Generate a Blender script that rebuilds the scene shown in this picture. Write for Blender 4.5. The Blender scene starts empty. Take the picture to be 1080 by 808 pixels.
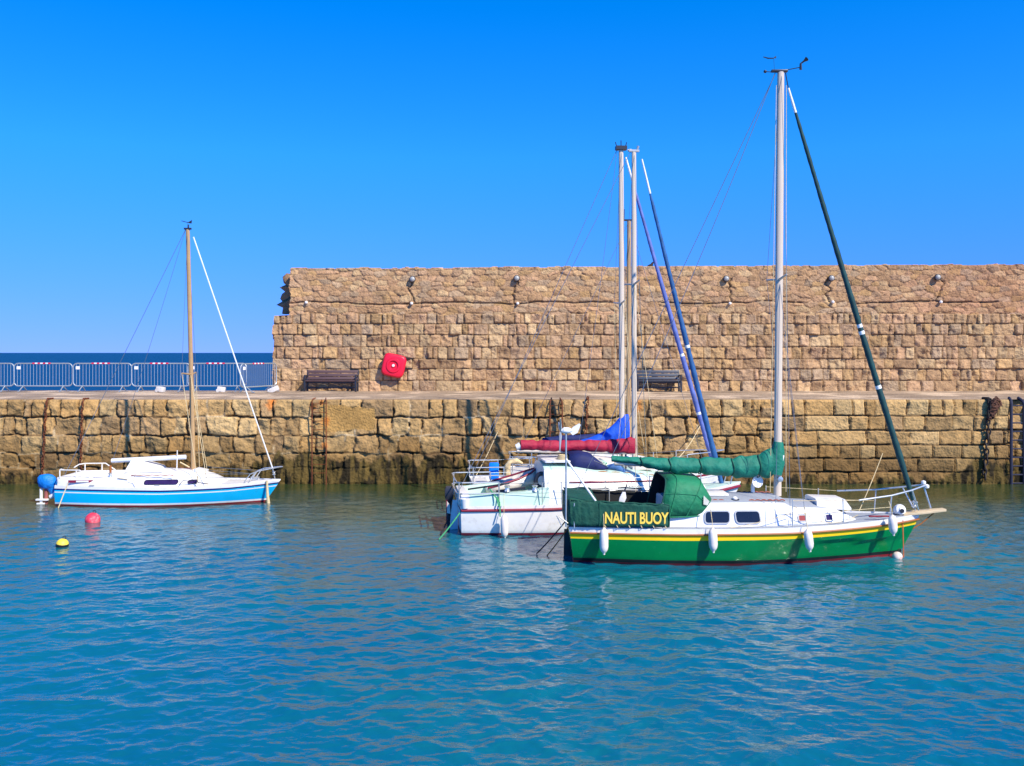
import bpy, bmesh, math, random
import numpy as np
from mathutils import Vector, Matrix

R = math.radians
sc = bpy.context.scene
col = sc.collection
rnd = random.Random(11)

# ------------------------------------------------------------------ camera
CAMZ = 4.27          # eye height above the harbour water
F = 1000.0           # focal length in photo pixels (photo 1080 wide)
cam = bpy.data.cameras.new('camera')
cam.sensor_width = 36.0
cam.lens = 36.0 * F / 1080.0
cam.shift_y = -32.0 / 1080.0
cam.clip_start = 0.1
cam.clip_end = 60000
camo = bpy.data.objects.new('camera', cam)
col.objects.link(camo)
camo.location = (0, 0, CAMZ)
camo.rotation_euler = (R(90), 0, 0)
sc.camera = camo

# ------------------------------------------------------------------ sky and sun
SUN_EL, SUN_AZ = 42.0, 138.0      # azimuth clockwise from +Y (away from the camera)
w = bpy.data.worlds.new('World')
sc.world = w
w.use_nodes = True
nt = w.node_tree
nt.nodes.clear()
out = nt.nodes.new('ShaderNodeOutputWorld')
bg = nt.nodes.new('ShaderNodeBackground')
sky = nt.nodes.new('ShaderNodeTexSky')
sky.sky_type = 'NISHITA'
sky.sun_disc = False
sky.sun_elevation = R(SUN_EL)
sky.sun_rotation = R(SUN_AZ)
sky.altitude = 0
sky.air_density = 1.0
sky.dust_density = 0.0
sky.ozone_density = 5.0
hs = nt.nodes.new('ShaderNodeHueSaturation')
hs.inputs['Hue'].default_value = 0.511
hs.inputs['Saturation'].default_value = 1.36
hs.inputs['Value'].default_value = 1.8
tcw = nt.nodes.new('ShaderNodeTexCoord')
sep = nt.nodes.new('ShaderNodeSeparateXYZ')
cmb = nt.nodes.new('ShaderNodeCombineXYZ')
mrz = nt.nodes.new('ShaderNodeMapRange')          # lift the lookup off the yellow horizon band
mrz.inputs['From Min'].default_value = 0.0
mrz.inputs['From Max'].default_value = 0.42
mrz.inputs['To Min'].default_value = 0.15
mrz.inputs['To Max'].default_value = 0.62
mrz.clamp = True
nt.links.new(tcw.outputs['Generated'], sep.inputs[0])
nt.links.new(sep.outputs['X'], cmb.inputs['X'])
nt.links.new(sep.outputs['Y'], cmb.inputs['Y'])
nt.links.new(sep.outputs['Z'], mrz.inputs['Value'])
nt.links.new(mrz.outputs[0], cmb.inputs['Z'])
nrm = nt.nodes.new('ShaderNodeVectorMath')
nrm.operation = 'NORMALIZE'
nt.links.new(cmb.outputs[0], nrm.inputs[0])
nt.links.new(nrm.outputs[0], sky.inputs[0])
nt.links.new(sky.outputs[0], hs.inputs['Color'])
mh = nt.nodes.new('ShaderNodeMapRange')
mh.inputs['From Min'].default_value = 0.0
mh.inputs['From Max'].default_value = 0.20
mh.inputs['To Min'].default_value = 1.0
mh.inputs['To Max'].default_value = 0.0
nt.links.new(sep.outputs['Z'], mh.inputs['Value'])
mt = nt.nodes.new('ShaderNodeMix')
mt.data_type = 'RGBA'
mt.blend_type = 'MULTIPLY'
nt.links.new(mh.outputs[0], mt.inputs['Factor'])
nt.links.new(hs.outputs[0], mt.inputs[6])
mt.inputs[7].default_value = (0.66, 0.44, 0.76, 1)      # periwinkle horizon
mz = nt.nodes.new('ShaderNodeMapRange')          # the sky overhead is deeper
mz.inputs['From Min'].default_value = 0.45
mz.inputs['From Max'].default_value = 0.85
mz.inputs['To Min'].default_value = 1.0
mz.inputs['To Max'].default_value = 0.38
nt.links.new(sep.outputs['Z'], mz.inputs['Value'])
vz = nt.nodes.new('ShaderNodeVectorMath')
vz.operation = 'SCALE'
nt.links.new(mt.outputs[2], vz.inputs[0])
nt.links.new(mz.outputs[0], vz.inputs['Scale'])
nt.links.new(vz.outputs[0], bg.inputs[0])
bg.inputs[1].default_value = 0.13
nt.links.new(bg.outputs[0], out.inputs[0])

sl = bpy.data.lights.new('sun', 'SUN')
sl.energy = 5.0
sl.angle = R(0.53)
sl.color = (1.0, 0.91, 0.77)
so = bpy.data.objects.new('sun', sl)
col.objects.link(so)
d = Vector((math.sin(R(SUN_AZ)) * math.cos(R(SUN_EL)), math.cos(R(SUN_AZ)) * math.cos(R(SUN_EL)), math.sin(R(SUN_EL))))
so.rotation_euler = d.to_track_quat('Z', 'Y').to_euler()
so.location = d * 60

sc.view_settings.view_transform = 'Standard'
sc.view_settings.look = 'None'
sc.view_settings.gamma = 1.0
sc.view_settings.exposure = 0.38
sc.view_settings.use_curve_mapping = False

# ------------------------------------------------------------------ helpers
def S(r, g, b):
    def f(c):
        c /= 255.0
        return c / 12.92 if c <= 0.04045 else ((c + 0.055) / 1.055) ** 2.4
    return (f(r), f(g), f(b))

def at(px, py, D):
    """world point that stands at distance D on the sight line of photo pixel (px, py)"""
    return Vector(((px - 540) * D / F, D, CAMZ - (py - 372) * D / F))

MATS = {}
def mat(name, rgb, rough=0.5, metal=0.0, var=0.12, vscale=6.0, bump=0.0, bscale=30.0, dirt=None, dscale=3.0, dthr=0.58, coat=0.0, stretch=(1, 1, 1)):
    if name in MATS:
        return MATS[name]
    m = bpy.data.materials.new(name)
    m.use_nodes = True
    t = m.node_tree
    N, L = t.nodes, t.links
    b = N['Principled BSDF']
    b.inputs['Roughness'].default_value = rough
    b.inputs['Metallic'].default_value = metal
    b.inputs['Coat Weight'].default_value = coat
    b.inputs['Coat Roughness'].default_value = 0.12
    tc = N.new('ShaderNodeTexCoord')
    mp = N.new('ShaderNodeMapping')
    mp.inputs['Scale'].default_value = stretch
    L.new(tc.outputs['Object'], mp.inputs[0])
    n1 = N.new('ShaderNodeTexNoise')
    n1.inputs['Scale'].default_value = vscale
    n1.inputs['Detail'].default_value = 5
    n1.inputs['Roughness'].default_value = 0.62
    L.new(mp.outputs[0], n1.inputs['Vector'])
    mr = N.new('ShaderNodeMapRange')
    mr.inputs['From Min'].default_value = 0.3
    mr.inputs['From Max'].default_value = 0.7
    mr.inputs['To Min'].default_value = 1 - var
    mr.inputs['To Max'].default_value = 1 + var
    L.new(n1.outputs['Fac'], mr.inputs['Value'])
    mx = N.new('ShaderNodeMix')
    mx.data_type = 'RGBA'
    mx.blend_type = 'MULTIPLY'
    mx.inputs['Factor'].default_value = 1.0
    mx.inputs[6].default_value = (*rgb, 1)
    cb = N.new('ShaderNodeCombineColor')
    for i in range(3):
        L.new(mr.outputs[0], cb.inputs[i])
    L.new(cb.outputs[0], mx.inputs[7])
    last = mx.outputs[2]
    if dirt:
        n2 = N.new('ShaderNodeTexNoise')
        n2.inputs['Scale'].default_value = dscale
        n2.inputs['Detail'].default_value = 7
        n2.inputs['Roughness'].default_value = 0.7
        L.new(mp.outputs[0], n2.inputs['Vector'])
        m2 = N.new('ShaderNodeMapRange')
        m2.inputs['From Min'].default_value = dthr
        m2.inputs['From Max'].default_value = dthr + 0.16
        L.new(n2.outputs['Fac'], m2.inputs['Value'])
        md = N.new('ShaderNodeMix')
        md.data_type = 'RGBA'
        L.new(m2.outputs[0], md.inputs['Factor'])
        L.new(last, md.inputs[6])
        md.inputs[7].default_value = (*dirt, 1)
        last = md.outputs[2]
    L.new(last, b.inputs['Base Color'])
    if bump:
        n3 = N.new('ShaderNodeTexNoise')
        n3.inputs['Scale'].default_value = bscale
        n3.inputs['Detail'].default_value = 6
        L.new(tc.outputs['Object'], n3.inputs['Vector'])
        bp = N.new('ShaderNodeBump')
        bp.inputs['Strength'].default_value = 1.0
        bp.inputs['Distance'].default_value = bump
        L.new(n3.outputs['Fac'], bp.inputs['Height'])
        L.new(bp.outputs[0], b.inputs['Normal'])
    MATS[name] = m
    return m

def tag(o, label, cat, group=None, kind=None):
    if label:
        o['label'] = label
    if cat:
        o['category'] = cat
    if group:
        o['group'] = group
    if kind:
        o['kind'] = kind
    return o

def empty(name, loc, rz=0.0):
    o = bpy.data.objects.new(name, None)
    o.empty_display_size = 0.2
    col.objects.link(o)
    o.location = loc
    o.rotation_euler = (0, 0, rz)
    return o

class MB:
    """collects vertices and faces of ONE mesh"""
    def __init__(s):
        s.v, s.f, s.m = [], [], []
    def add(s, vs, fs, mi=0):
        k = len(s.v)
        s.v += [tuple(p) for p in vs]
        for f in fs:
            s.f.append(tuple(i + k for i in f))
            s.m.append(mi)
        return s
    def box(s, c, size, mi=0, rot=None):
        x, y, z = [q / 2 for q in size]
        vs = [Vector((a, b, cc)) for a in (-x, x) for b in (-y, y) for cc in (-z, z)]
        if rot is not None:
            vs = [rot @ p for p in vs]
        vs = [p + Vector(c) for p in vs]
        return s.add(vs, [(0, 1, 3, 2), (4, 6, 7, 5), (0, 4, 5, 1), (2, 3, 7, 6), (0, 2, 6, 4), (1, 5, 7, 3)], mi)
    def tube(s, pts, r, n=8, mi=0, closed=False, mis=None):
        pts = [Vector(p) for p in pts]
        k = len(pts)
        rr = r if isinstance(r, (list, tuple)) else [r] * k
        up = None
        vs = []
        for i, p in enumerate(pts):
            if closed:
                t = pts[(i + 1) % k] - pts[i - 1]
            else:
                t = pts[min(i + 1, k - 1)] - pts[max(i - 1, 0)]
            if t.length < 1e-9:
                t = Vector((0, 0, 1))
            t.normalize()
            if up is None:
                up = t.orthogonal().normalized()
            up = (up - t * up.dot(t))
            if up.length < 1e-6:
                up = t.orthogonal()
            up.normalize()
            bi = t.cross(up)
            for j in range(n):
                a = 2 * math.pi * j / n
                vs.append(p + (up * math.cos(a) + bi * math.sin(a)) * rr[i])
        base = len(s.v)
        s.v += [tuple(p) for p in vs]
        for i in range(k if closed else k - 1):
            i2 = (i + 1) % k
            for j in range(n):
                j2 = (j + 1) % n
                s.f.append((base + i * n + j, base + i * n + j2, base + i2 * n + j2, base + i2 * n + j))
                s.m.append(mis[i] if mis else mi)
        if not closed:
            s.f.append(tuple(base + j for j in reversed(range(n))))
            s.m.append(mis[0] if mis else mi)
            s.f.append(tuple(base + (k - 1) * n + j for j in range(n)))
            s.m.append(mis[-1] if mis else mi)
        return s
    def loft(s, secs, mi=0, close=True, caps=True, mis=None):
        n = len(secs[0])
        base = len(s.v)
        for sec in secs:
            s.v += [tuple(p) for p in sec]
        for i in range(len(secs) - 1):
            for j in range(n if close else n - 1):
                j2 = (j + 1) % n
                s.f.append((base + i * n + j, base + i * n + j2, base + (i + 1) * n + j2, base + (i + 1) * n + j))
                s.m.append(mis[j] if mis else mi)
        if caps:
            s.f.append(tuple(base + j for j in reversed(range(n))))
            s.m.append(mi)
            e = base + (len(secs) - 1) * n
            s.f.append(tuple(e + j for j in range(n)))
            s.m.append(mi)
        return s
    def lathe(s, prof, n=16, mi=0, M=None):
        """profile of (radius, z) turned about z, then moved by M"""
        secs = []
        for r, z in prof:
            ring = [Vector((max(r, 1e-4) * math.cos(2 * math.pi * j / n), max(r, 1e-4) * math.sin(2 * math.pi * j / n), z)) for j in range(n)]
            if M is not None:
                ring = [M @ p for p in ring]
            secs.append(ring)
        return s.loft(secs, mi)
    def build(s, name, mats, parent=None, smooth=38, bevel=0, solid=0, weld=False):
        me = bpy.data.meshes.new(name)
        me.from_pydata(s.v, [], s.f)
        if not isinstance(mats, (list, tuple)):
            mats = [mats]
        for m in mats:
            me.materials.append(m)
        if len(mats) > 1:
            me.polygons.foreach_set('material_index', s.m)
        bm = bmesh.new()
        bm.from_mesh(me)
        if weld:
            bmesh.ops.remove_doubles(bm, verts=bm.verts, dist=1e-4)
        bmesh.ops.recalc_face_normals(bm, faces=bm.faces)
        if bevel:
            es = [e for e in bm.edges if len(e.link_faces) == 2 and e.calc_face_angle(0) > R(30)]
            bmesh.ops.bevel(bm, geom=es, offset=bevel, segments=2, affect='EDGES', profile=0.6)
        bm.to_mesh(me)
        bm.free()
        if smooth:
            me.shade_smooth()
            me.set_sharp_from_angle(angle=R(smooth))
        o = bpy.data.objects.new(name, me)
        col.objects.link(o)
        if parent:
            o.parent = parent
        if solid:
            md = o.modifiers.new('thickness', 'SOLIDIFY')
            md.thickness = solid
            md.offset = 0
        return o

def copy_tree(o, parent=None):
    c = o.copy()
    col.objects.link(c)
    if parent:
        c.parent = parent
    for ch in list(o.children):
        copy_tree(ch, c)
    return c

def sag(a, b, drop, n=10):
    a, b = Vector(a), Vector(b)
    return [a.lerp(b, i / n) + Vector((0, 0, -drop * 4 * (i / n) * (1 - i / n))) for i in range(n + 1)]

def lerp(a, b, t):
    return a + (b - a) * t

def interp(x, xs, ys):
    return float(np.interp(x, xs, ys))

# value noise on numpy arrays
def vnoise(x, y, seed):
    rg = np.random.RandomState(seed)
    T = rg.rand(256, 256)
    xi, yi = np.floor(x).astype(int), np.floor(y).astype(int)
    fx, fy = x - xi, y - yi
    fx, fy = fx * fx * (3 - 2 * fx), fy * fy * (3 - 2 * fy)
    a, b = T[xi & 255, yi & 255], T[(xi + 1) & 255, yi & 255]
    c, dd = T[xi & 255, (yi + 1) & 255], T[(xi + 1) & 255, (yi + 1) & 255]
    return (a * (1 - fx) + b * fx) * (1 - fy) + (c * (1 - fx) + dd * fx) * fy

def fbm(x, y, seed, o=4, gain=0.5):
    s, a, t = 0, 1.0, 0
    for i in range(o):
        s = s + a * vnoise(x * 2 ** i, y * 2 ** i, seed + i * 7)
        t += a
        a *= gain
    return s / t

def smooth01(x):
    x = np.clip(x, 0, 1)
    return x * x * (3 - 2 * x)

def grid_faces(nr, nc):
    i = np.arange((nr - 1))[:, None] * nc + np.arange(nc - 1)[None, :]
    return np.stack([i, i + 1, i + nc + 1, i + nc], -1).reshape(-1, 4)

def grid_mesh(name, V, faces, material, colors=None, parent=None):
    me = bpy.data.meshes.new(name)
    me.vertices.add(len(V))
    me.vertices.foreach_set('co', V.astype(np.float32).ravel())
    nf = len(faces)
    me.loops.add(nf * 4)
    me.loops.foreach_set('vertex_index', faces.astype(np.int32).ravel())
    me.polygons.add(nf)
    me.polygons.foreach_set('loop_start', np.arange(0, nf * 4, 4, dtype=np.int32))
    me.polygons.foreach_set('loop_total', np.full(nf, 4, dtype=np.int32))
    me.update(calc_edges=True)
    me.validate()
    if colors is not None:
        at_ = me.attributes.new('tint', 'FLOAT_COLOR', 'POINT')
        cc = np.ones((len(V), 4), np.float32)
        cc[:, :3] = colors
        at_.data.foreach_set('color', cc.ravel())
    me.materials.append(material)
    me.shade_smooth()
    o = bpy.data.objects.new(name, me)
    col.objects.link(o)
    if parent:
        o.parent = parent
    return o

# ------------------------------------------------------------------ materials of the setting
def stone_material():
    m = bpy.data.materials.new('weathered_sandstone')
    m.use_nodes = True
    N, L = m.node_tree.nodes, m.node_tree.links
    b = N['Principled BSDF']
    b.inputs['Roughness'].default_value = 0.92
    b.inputs['Specular IOR Level'].default_value = 0.25
    a = N.new('ShaderNodeAttribute')
    a.attribute_name = 'tint'
    tc = N.new('ShaderNodeTexCoord')
    n = N.new('ShaderNodeTexNoise')
    n.inputs['Scale'].default_value = 7
    n.inputs['Detail'].default_value = 8
    n.inputs['Roughness'].default_value = 0.7
    L.new(tc.outputs['Object'], n.inputs['Vector'])
    mr = N.new('ShaderNodeMapRange')
    mr.inputs['From Min'].default_value = 0.28
    mr.inputs['From Max'].default_value = 0.72
    mr.inputs['To Min'].default_value = 0.68
    mr.inputs['To Max'].default_value = 1.3
    L.new(n.outputs['Fac'], mr.inputs[0])
    cb = N.new('ShaderNodeCombineColor')
    for i in range(3):
        L.new(mr.outputs[0], cb.inputs[i])
    mx = N.new('ShaderNodeMix')
    mx.data_type = 'RGBA'
    mx.blend_type = 'MULTIPLY'
    mx.inputs['Factor'].default_value = 1
    L.new(a.outputs['Color'], mx.inputs[6])
    L.new(cb.outputs[0], mx.inputs[7])
    L.new(mx.outputs[2], b.inputs['Base Color'])
    n3 = N.new('ShaderNodeTexNoise')
    n3.inputs['Scale'].default_value = 14
    n3.inputs['Detail'].default_value = 8
    L.new(tc.outputs['Object'], n3.inputs['Vector'])
    bp = N.new('ShaderNodeBump')
    bp.inputs['Distance'].default_value = 0.05
    bp.inputs['Strength'].default_value = 0.9
    L.new(n3.outputs['Fac'], bp.inputs['Height'])
    L.new(bp.outputs[0], b.inputs['Normal'])
    return m
STONE = stone_material()

# ------------------------------------------------------------------ water, sea
def water_material(name, base, rough, bscale, bdist, stretch, body=None, olive_tint=None):
    m = bpy.data.materials.new(name)
    m.use_nodes = True
    N, L = m.node_tree.nodes, m.node_tree.links
    b = N['Principled BSDF']
    b.inputs['Roughness'].default_value = rough
    b.inputs['IOR'].default_value = 1.333
    tc = N.new('ShaderNodeTexCoord')
    n0 = N.new('ShaderNodeTexNoise')
    n0.inputs['Scale'].default_value = 0.16
    n0.inputs['Detail'].default_value = 3
    L.new(tc.outputs['Object'], n0.inputs['Vector'])
    mx = N.new('ShaderNodeMix')
    mx.data_type = 'RGBA'
    mr = N.new('ShaderNodeMapRange')
    mr.inputs['From Min'].default_value = 0.35
    mr.inputs['From Max'].default_value = 0.65
    L.new(n0.outputs['Fac'], mr.inputs[0])
    L.new(mr.outputs[0], mx.inputs['Factor'])
    mx.inputs[6].default_value = (*base, 1)
    mx.inputs[7].default_value = (*(body or base), 1)
    last = mx.outputs[2]
    if olive_tint:          # wall reflection near the quay painted into the base colour, with silty green
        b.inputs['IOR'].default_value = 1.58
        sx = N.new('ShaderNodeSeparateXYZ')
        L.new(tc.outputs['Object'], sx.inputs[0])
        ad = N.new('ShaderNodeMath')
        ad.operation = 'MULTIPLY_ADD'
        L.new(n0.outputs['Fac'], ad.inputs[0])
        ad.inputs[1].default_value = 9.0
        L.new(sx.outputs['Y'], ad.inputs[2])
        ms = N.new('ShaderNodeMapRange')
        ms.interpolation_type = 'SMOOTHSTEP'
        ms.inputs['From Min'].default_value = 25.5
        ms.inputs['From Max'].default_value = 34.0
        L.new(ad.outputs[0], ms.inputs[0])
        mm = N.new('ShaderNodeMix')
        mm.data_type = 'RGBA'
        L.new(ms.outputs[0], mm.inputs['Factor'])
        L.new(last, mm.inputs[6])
        mm.inputs[7].default_value = (*olive_tint, 1)
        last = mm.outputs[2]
    L.new(last, b.inputs['Base Color'])
    mp = N.new('ShaderNodeMapping')
    mp.inputs['Scale'].default_value = stretch
    L.new(tc.outputs['Object'], mp.inputs[0])
    n = N.new('ShaderNodeTexNoise')
    n.inputs['Scale'].default_value = bscale
    n.inputs['Detail'].default_value = 4
    L.new(mp.outputs[0], n.inputs['Vector'])
    bp = N.new('ShaderNodeBump')
    bp.inputs['Distance'].default_value = bdist
    bp.inputs['Strength'].default_value = 1.0
    L.new(n.outputs['Fac'], bp.inputs['Height'])
    L.new(bp.outputs[0], b.inputs['Normal'])
    return m

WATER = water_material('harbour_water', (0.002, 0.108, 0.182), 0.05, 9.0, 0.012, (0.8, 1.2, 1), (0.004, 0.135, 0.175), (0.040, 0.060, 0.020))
def build_water():
    nr, nc = 820, 1150
    Y = np.exp(np.linspace(math.log(5.5), math.log(31.2), nr))
    u = np.linspace(-1, 1, nc)
    X = u[None, :] * (7 + 0.62 * Y)[:, None]
    YY = np.repeat(Y[:, None], nc, 1)
    rg = np.random.RandomState(5)
    H = np.zeros_like(X)
    DX = np.zeros_like(X)
    DY = np.zeros_like(X)
    gust = 0.35 + 1.3 * fbm(X * 0.16 + 30, YY * 0.22 + 9, 77, 3)
    calm = 0.3 + 0.7 * smooth01((30.6 - YY) / 7.0)
    nw = 100
    for i in range(nw):
        lam = 0.13 * (1.3 / 0.13) ** (rg.rand() ** 1.1)
        th = R(100) + rg.randn() * R(52)
        k = 2 * math.pi / lam
        slope = 0.0175 * (0.6 if lam > 0.8 else 1.0)
        a = slope / k
        ph = rg.rand() * 6.283
        arg = k * (math.cos(th) * X + math.sin(th) * YY) + ph
        H += a * np.sin(arg)
        q = 0.9 * a
        DX += q * math.cos(th) * np.cos(arg)
        DY += q * math.sin(th) * np.cos(arg)
    A = gust * calm
    V = np.stack([X + DX * A, YY + DY * A, H * A], -1).reshape(-1, 3)
    V[:, 1] = np.minimum(V[:, 1], 31.3)
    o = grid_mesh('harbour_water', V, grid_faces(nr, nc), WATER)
    o['kind'] = 'structure'
build_water()

SEA = water_material('open_sea', S(0, 62, 104), 0.5, 0.9, 0.5, (0.35, 1.0, 1), S(0, 64, 104))
mb = MB()
xs = [-30000, -400, 400, 30000]
ys = [38.5, 900, 30000]
V = [(x, y, 0) for y in ys for x in xs]
Fq = [(j * 4 + i, j * 4 + i + 1, (j + 1) * 4 + i + 1, (j + 1) * 4 + i) for j in range(2) for i in range(3)]
mb.add(V, Fq)
mb.build('sea', SEA, smooth=0)['kind'] = 'structure'
mb = MB()
mb.add([(-400, -60, -2.5), (400, -60, -2.5), (400, 45, -2.5), (-400, 45, -2.5)], [(0, 1, 2, 3)])
mb.build('seabed', mat('olive_tint', (0.05, 0.06, 0.04), 0.9), smooth=0)['kind'] = 'structure'  # olive silt of the harbour bed

# ------------------------------------------------------------------ masonry
def courses(x0, x1, bounds, mean, spread, rg):
    out_ = []
    for i in range(len(bounds) - 1):
        m = mean[i] if isinstance(mean, (list, tuple)) else mean
        xs = [x0 - rg.rand() * m]
        while xs[-1] < x1 + m:
            q = m * (1 + spread * (rg.rand() * 2 - 1))
            if rg.rand() < 0.12:
                q *= 1.6
            xs.append(xs[-1] + q)
        out_.append(np.array(xs))
    return out_

def masonry(X, Z, bounds, crs, seed, warp, joint, rough):
    """height, stone id and joint mask of a coursed stone face"""
    wx = X + warp * (fbm(X * 3, Z * 3, seed, 3) - 0.5) * 2
    wz = Z + warp * (fbm(X * 2.2 + 40, Z * 2.2, seed + 3, 3) - 0.5) * 2
    b = np.array(bounds)
    ci = np.clip(np.searchsorted(b, wz) - 1, 0, len(b) - 2)
    dz = np.minimum(wz - b[ci], b[ci + 1] - wz)
    dx = np.zeros_like(X)
    sid = np.zeros(X.shape, int)
    cx = np.zeros_like(X)
    hw = np.ones_like(X)
    for i, xs in enumerate(crs):
        mk = ci == i
        if not mk.any():
            continue
        xx = wx[mk]
        k = np.clip(np.searchsorted(xs, xx) - 1, 0, len(xs) - 2)
        dx[mk] = np.minimum(xx - xs[k], xs[k + 1] - xx)
        cx[mk] = xx - (xs[k] + xs[k + 1]) / 2
        hw[mk] = (xs[k + 1] - xs[k]) / 2
        sid[mk] = i * 997 + k
    cz = wz - (b[ci] + b[ci + 1]) / 2
    d_ = np.minimum(np.maximum(dx, -0.02), np.maximum(dz, -0.02))
    rg = np.random.RandomState(seed)
    T = rg.rand(997 * (len(b) + 1), 6)
    t = T[sid]
    jw = joint * (0.6 + 0.8 * fbm(X * 1.3 + 7, Z * 1.3, seed + 9, 2))
    edge = smooth01((d_ - 0.004) / np.maximum(jw, 0.01))
    off = (t[..., 0] - 0.4) * rough * 1.4
    tilt = (t[..., 1] - 0.5) * 0.30 * cx / np.maximum(hw, 0.1) * rough * 4 + (t[..., 2] - 0.5) * cz * 0.35
    nz = (fbm(X * 4.5, Z * 4.5, seed + 5, 4) - 0.5) * rough * 2.4
    ridg = np.abs(fbm(X * 2.6 + t[..., 3] * 50, Z * 2.6 + t[..., 4] * 50, seed + 15, 3) - 0.5) * -rough * 3.0
    h = edge * (0.075 + off + tilt + nz + ridg)
    return h, t, edge

def rubble(X, Z, seed, cw, ch, rough):
    """irregular rubble: anisotropic jittered cells"""
    wx = (X + 0.16 * (fbm(X * 2.2, Z * 2.2, seed + 1, 3) - 0.5)) / cw
    wz = (Z + 0.10 * (fbm(X * 2.0 + 9, Z * 2.0, seed + 2, 3) - 0.5)) / ch
    rg = np.random.RandomState(seed)
    J = rg.rand(256, 256, 2)
    T = rg.rand(256, 256, 6)
    row = np.floor(wz).astype(int)
    f1 = np.full(X.shape, 9.0)
    f2 = np.full(X.shape, 9.0)
    bi = np.zeros(X.shape, int)
    bj = np.zeros(X.shape, int)
    bx = np.zeros(X.shape)
    bz = np.zeros(X.shape)
    for dj in (-1, 0, 1):
        j = row + dj
        sh = (j % 2) * 0.5
        ci = np.floor(wx - sh).astype(int)
        for di in (-1, 0, 1):
            i = ci + di
            jit = J[i & 255, j & 255]
            px = i + sh + 0.5 + (jit[..., 0] - 0.5) * 0.85
            pz = j + 0.5 + (jit[..., 1] - 0.5) * 0.6
            ax, az = np.abs(wx - px), np.abs(wz - pz)
            dd_ = (ax ** 3 + az ** 3) ** (1 / 3)
            better = dd_ < f1
            f2 = np.where(better, f1, np.minimum(f2, dd_))
            f1 = np.where(better, dd_, f1)
            bi = np.where(better, i, bi)
            bj = np.where(better, j, bj)
            bx = np.where(better, wx - px, bx)
            bz = np.where(better, wz - pz, bz)
    t = T[bi & 255, bj & 255]
    jw = 0.05 + 0.10 * fbm(X * 1.1, Z * 1.1, seed + 8, 3)
    edge = smooth01((f2 - f1 - 0.02) / jw)
    h = edge * (0.03 + (t[..., 0] - 0.4) * rough * 1.3 + (t[..., 1] - 0.5) * 0.06 * bx + (t[..., 2] - 0.5) * 0.05 * bz) + (fbm(X * 5, Z * 5, seed + 5, 4) - 0.5) * rough * 2
    return h, t, edge

PAL_UP = np.array([S(200, 164, 124), S(194, 156, 118), S(204, 172, 132), S(190, 156, 124), S(198, 160, 114), S(188, 160, 130), S(202, 162, 126), S(184, 148, 112)])
PAL_LO = np.array([S(198, 164, 110), S(188, 154, 102), S(206, 176, 124), S(182, 150, 102), S(194, 156, 100), S(200, 168, 116), S(176, 146, 104)])

def tint(t, pal, vmin=0.78, vmax=1.12):
    k = (t[..., 5] * len(pal)).astype(int) % len(pal)
    return pal[k] * (vmin + (vmax - vmin) * t[..., 3])[..., None]

QZ = 2.74                 # quay top above the water
QY = 30.8                 # quay face
WY = 37.8                 # upper wall face
QUAY_PATCH = [(at(338, 428, QY).x, at(398, 428, QY).x, at(0, 456, QY).z, at(0, 428, QY).z)]

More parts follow.
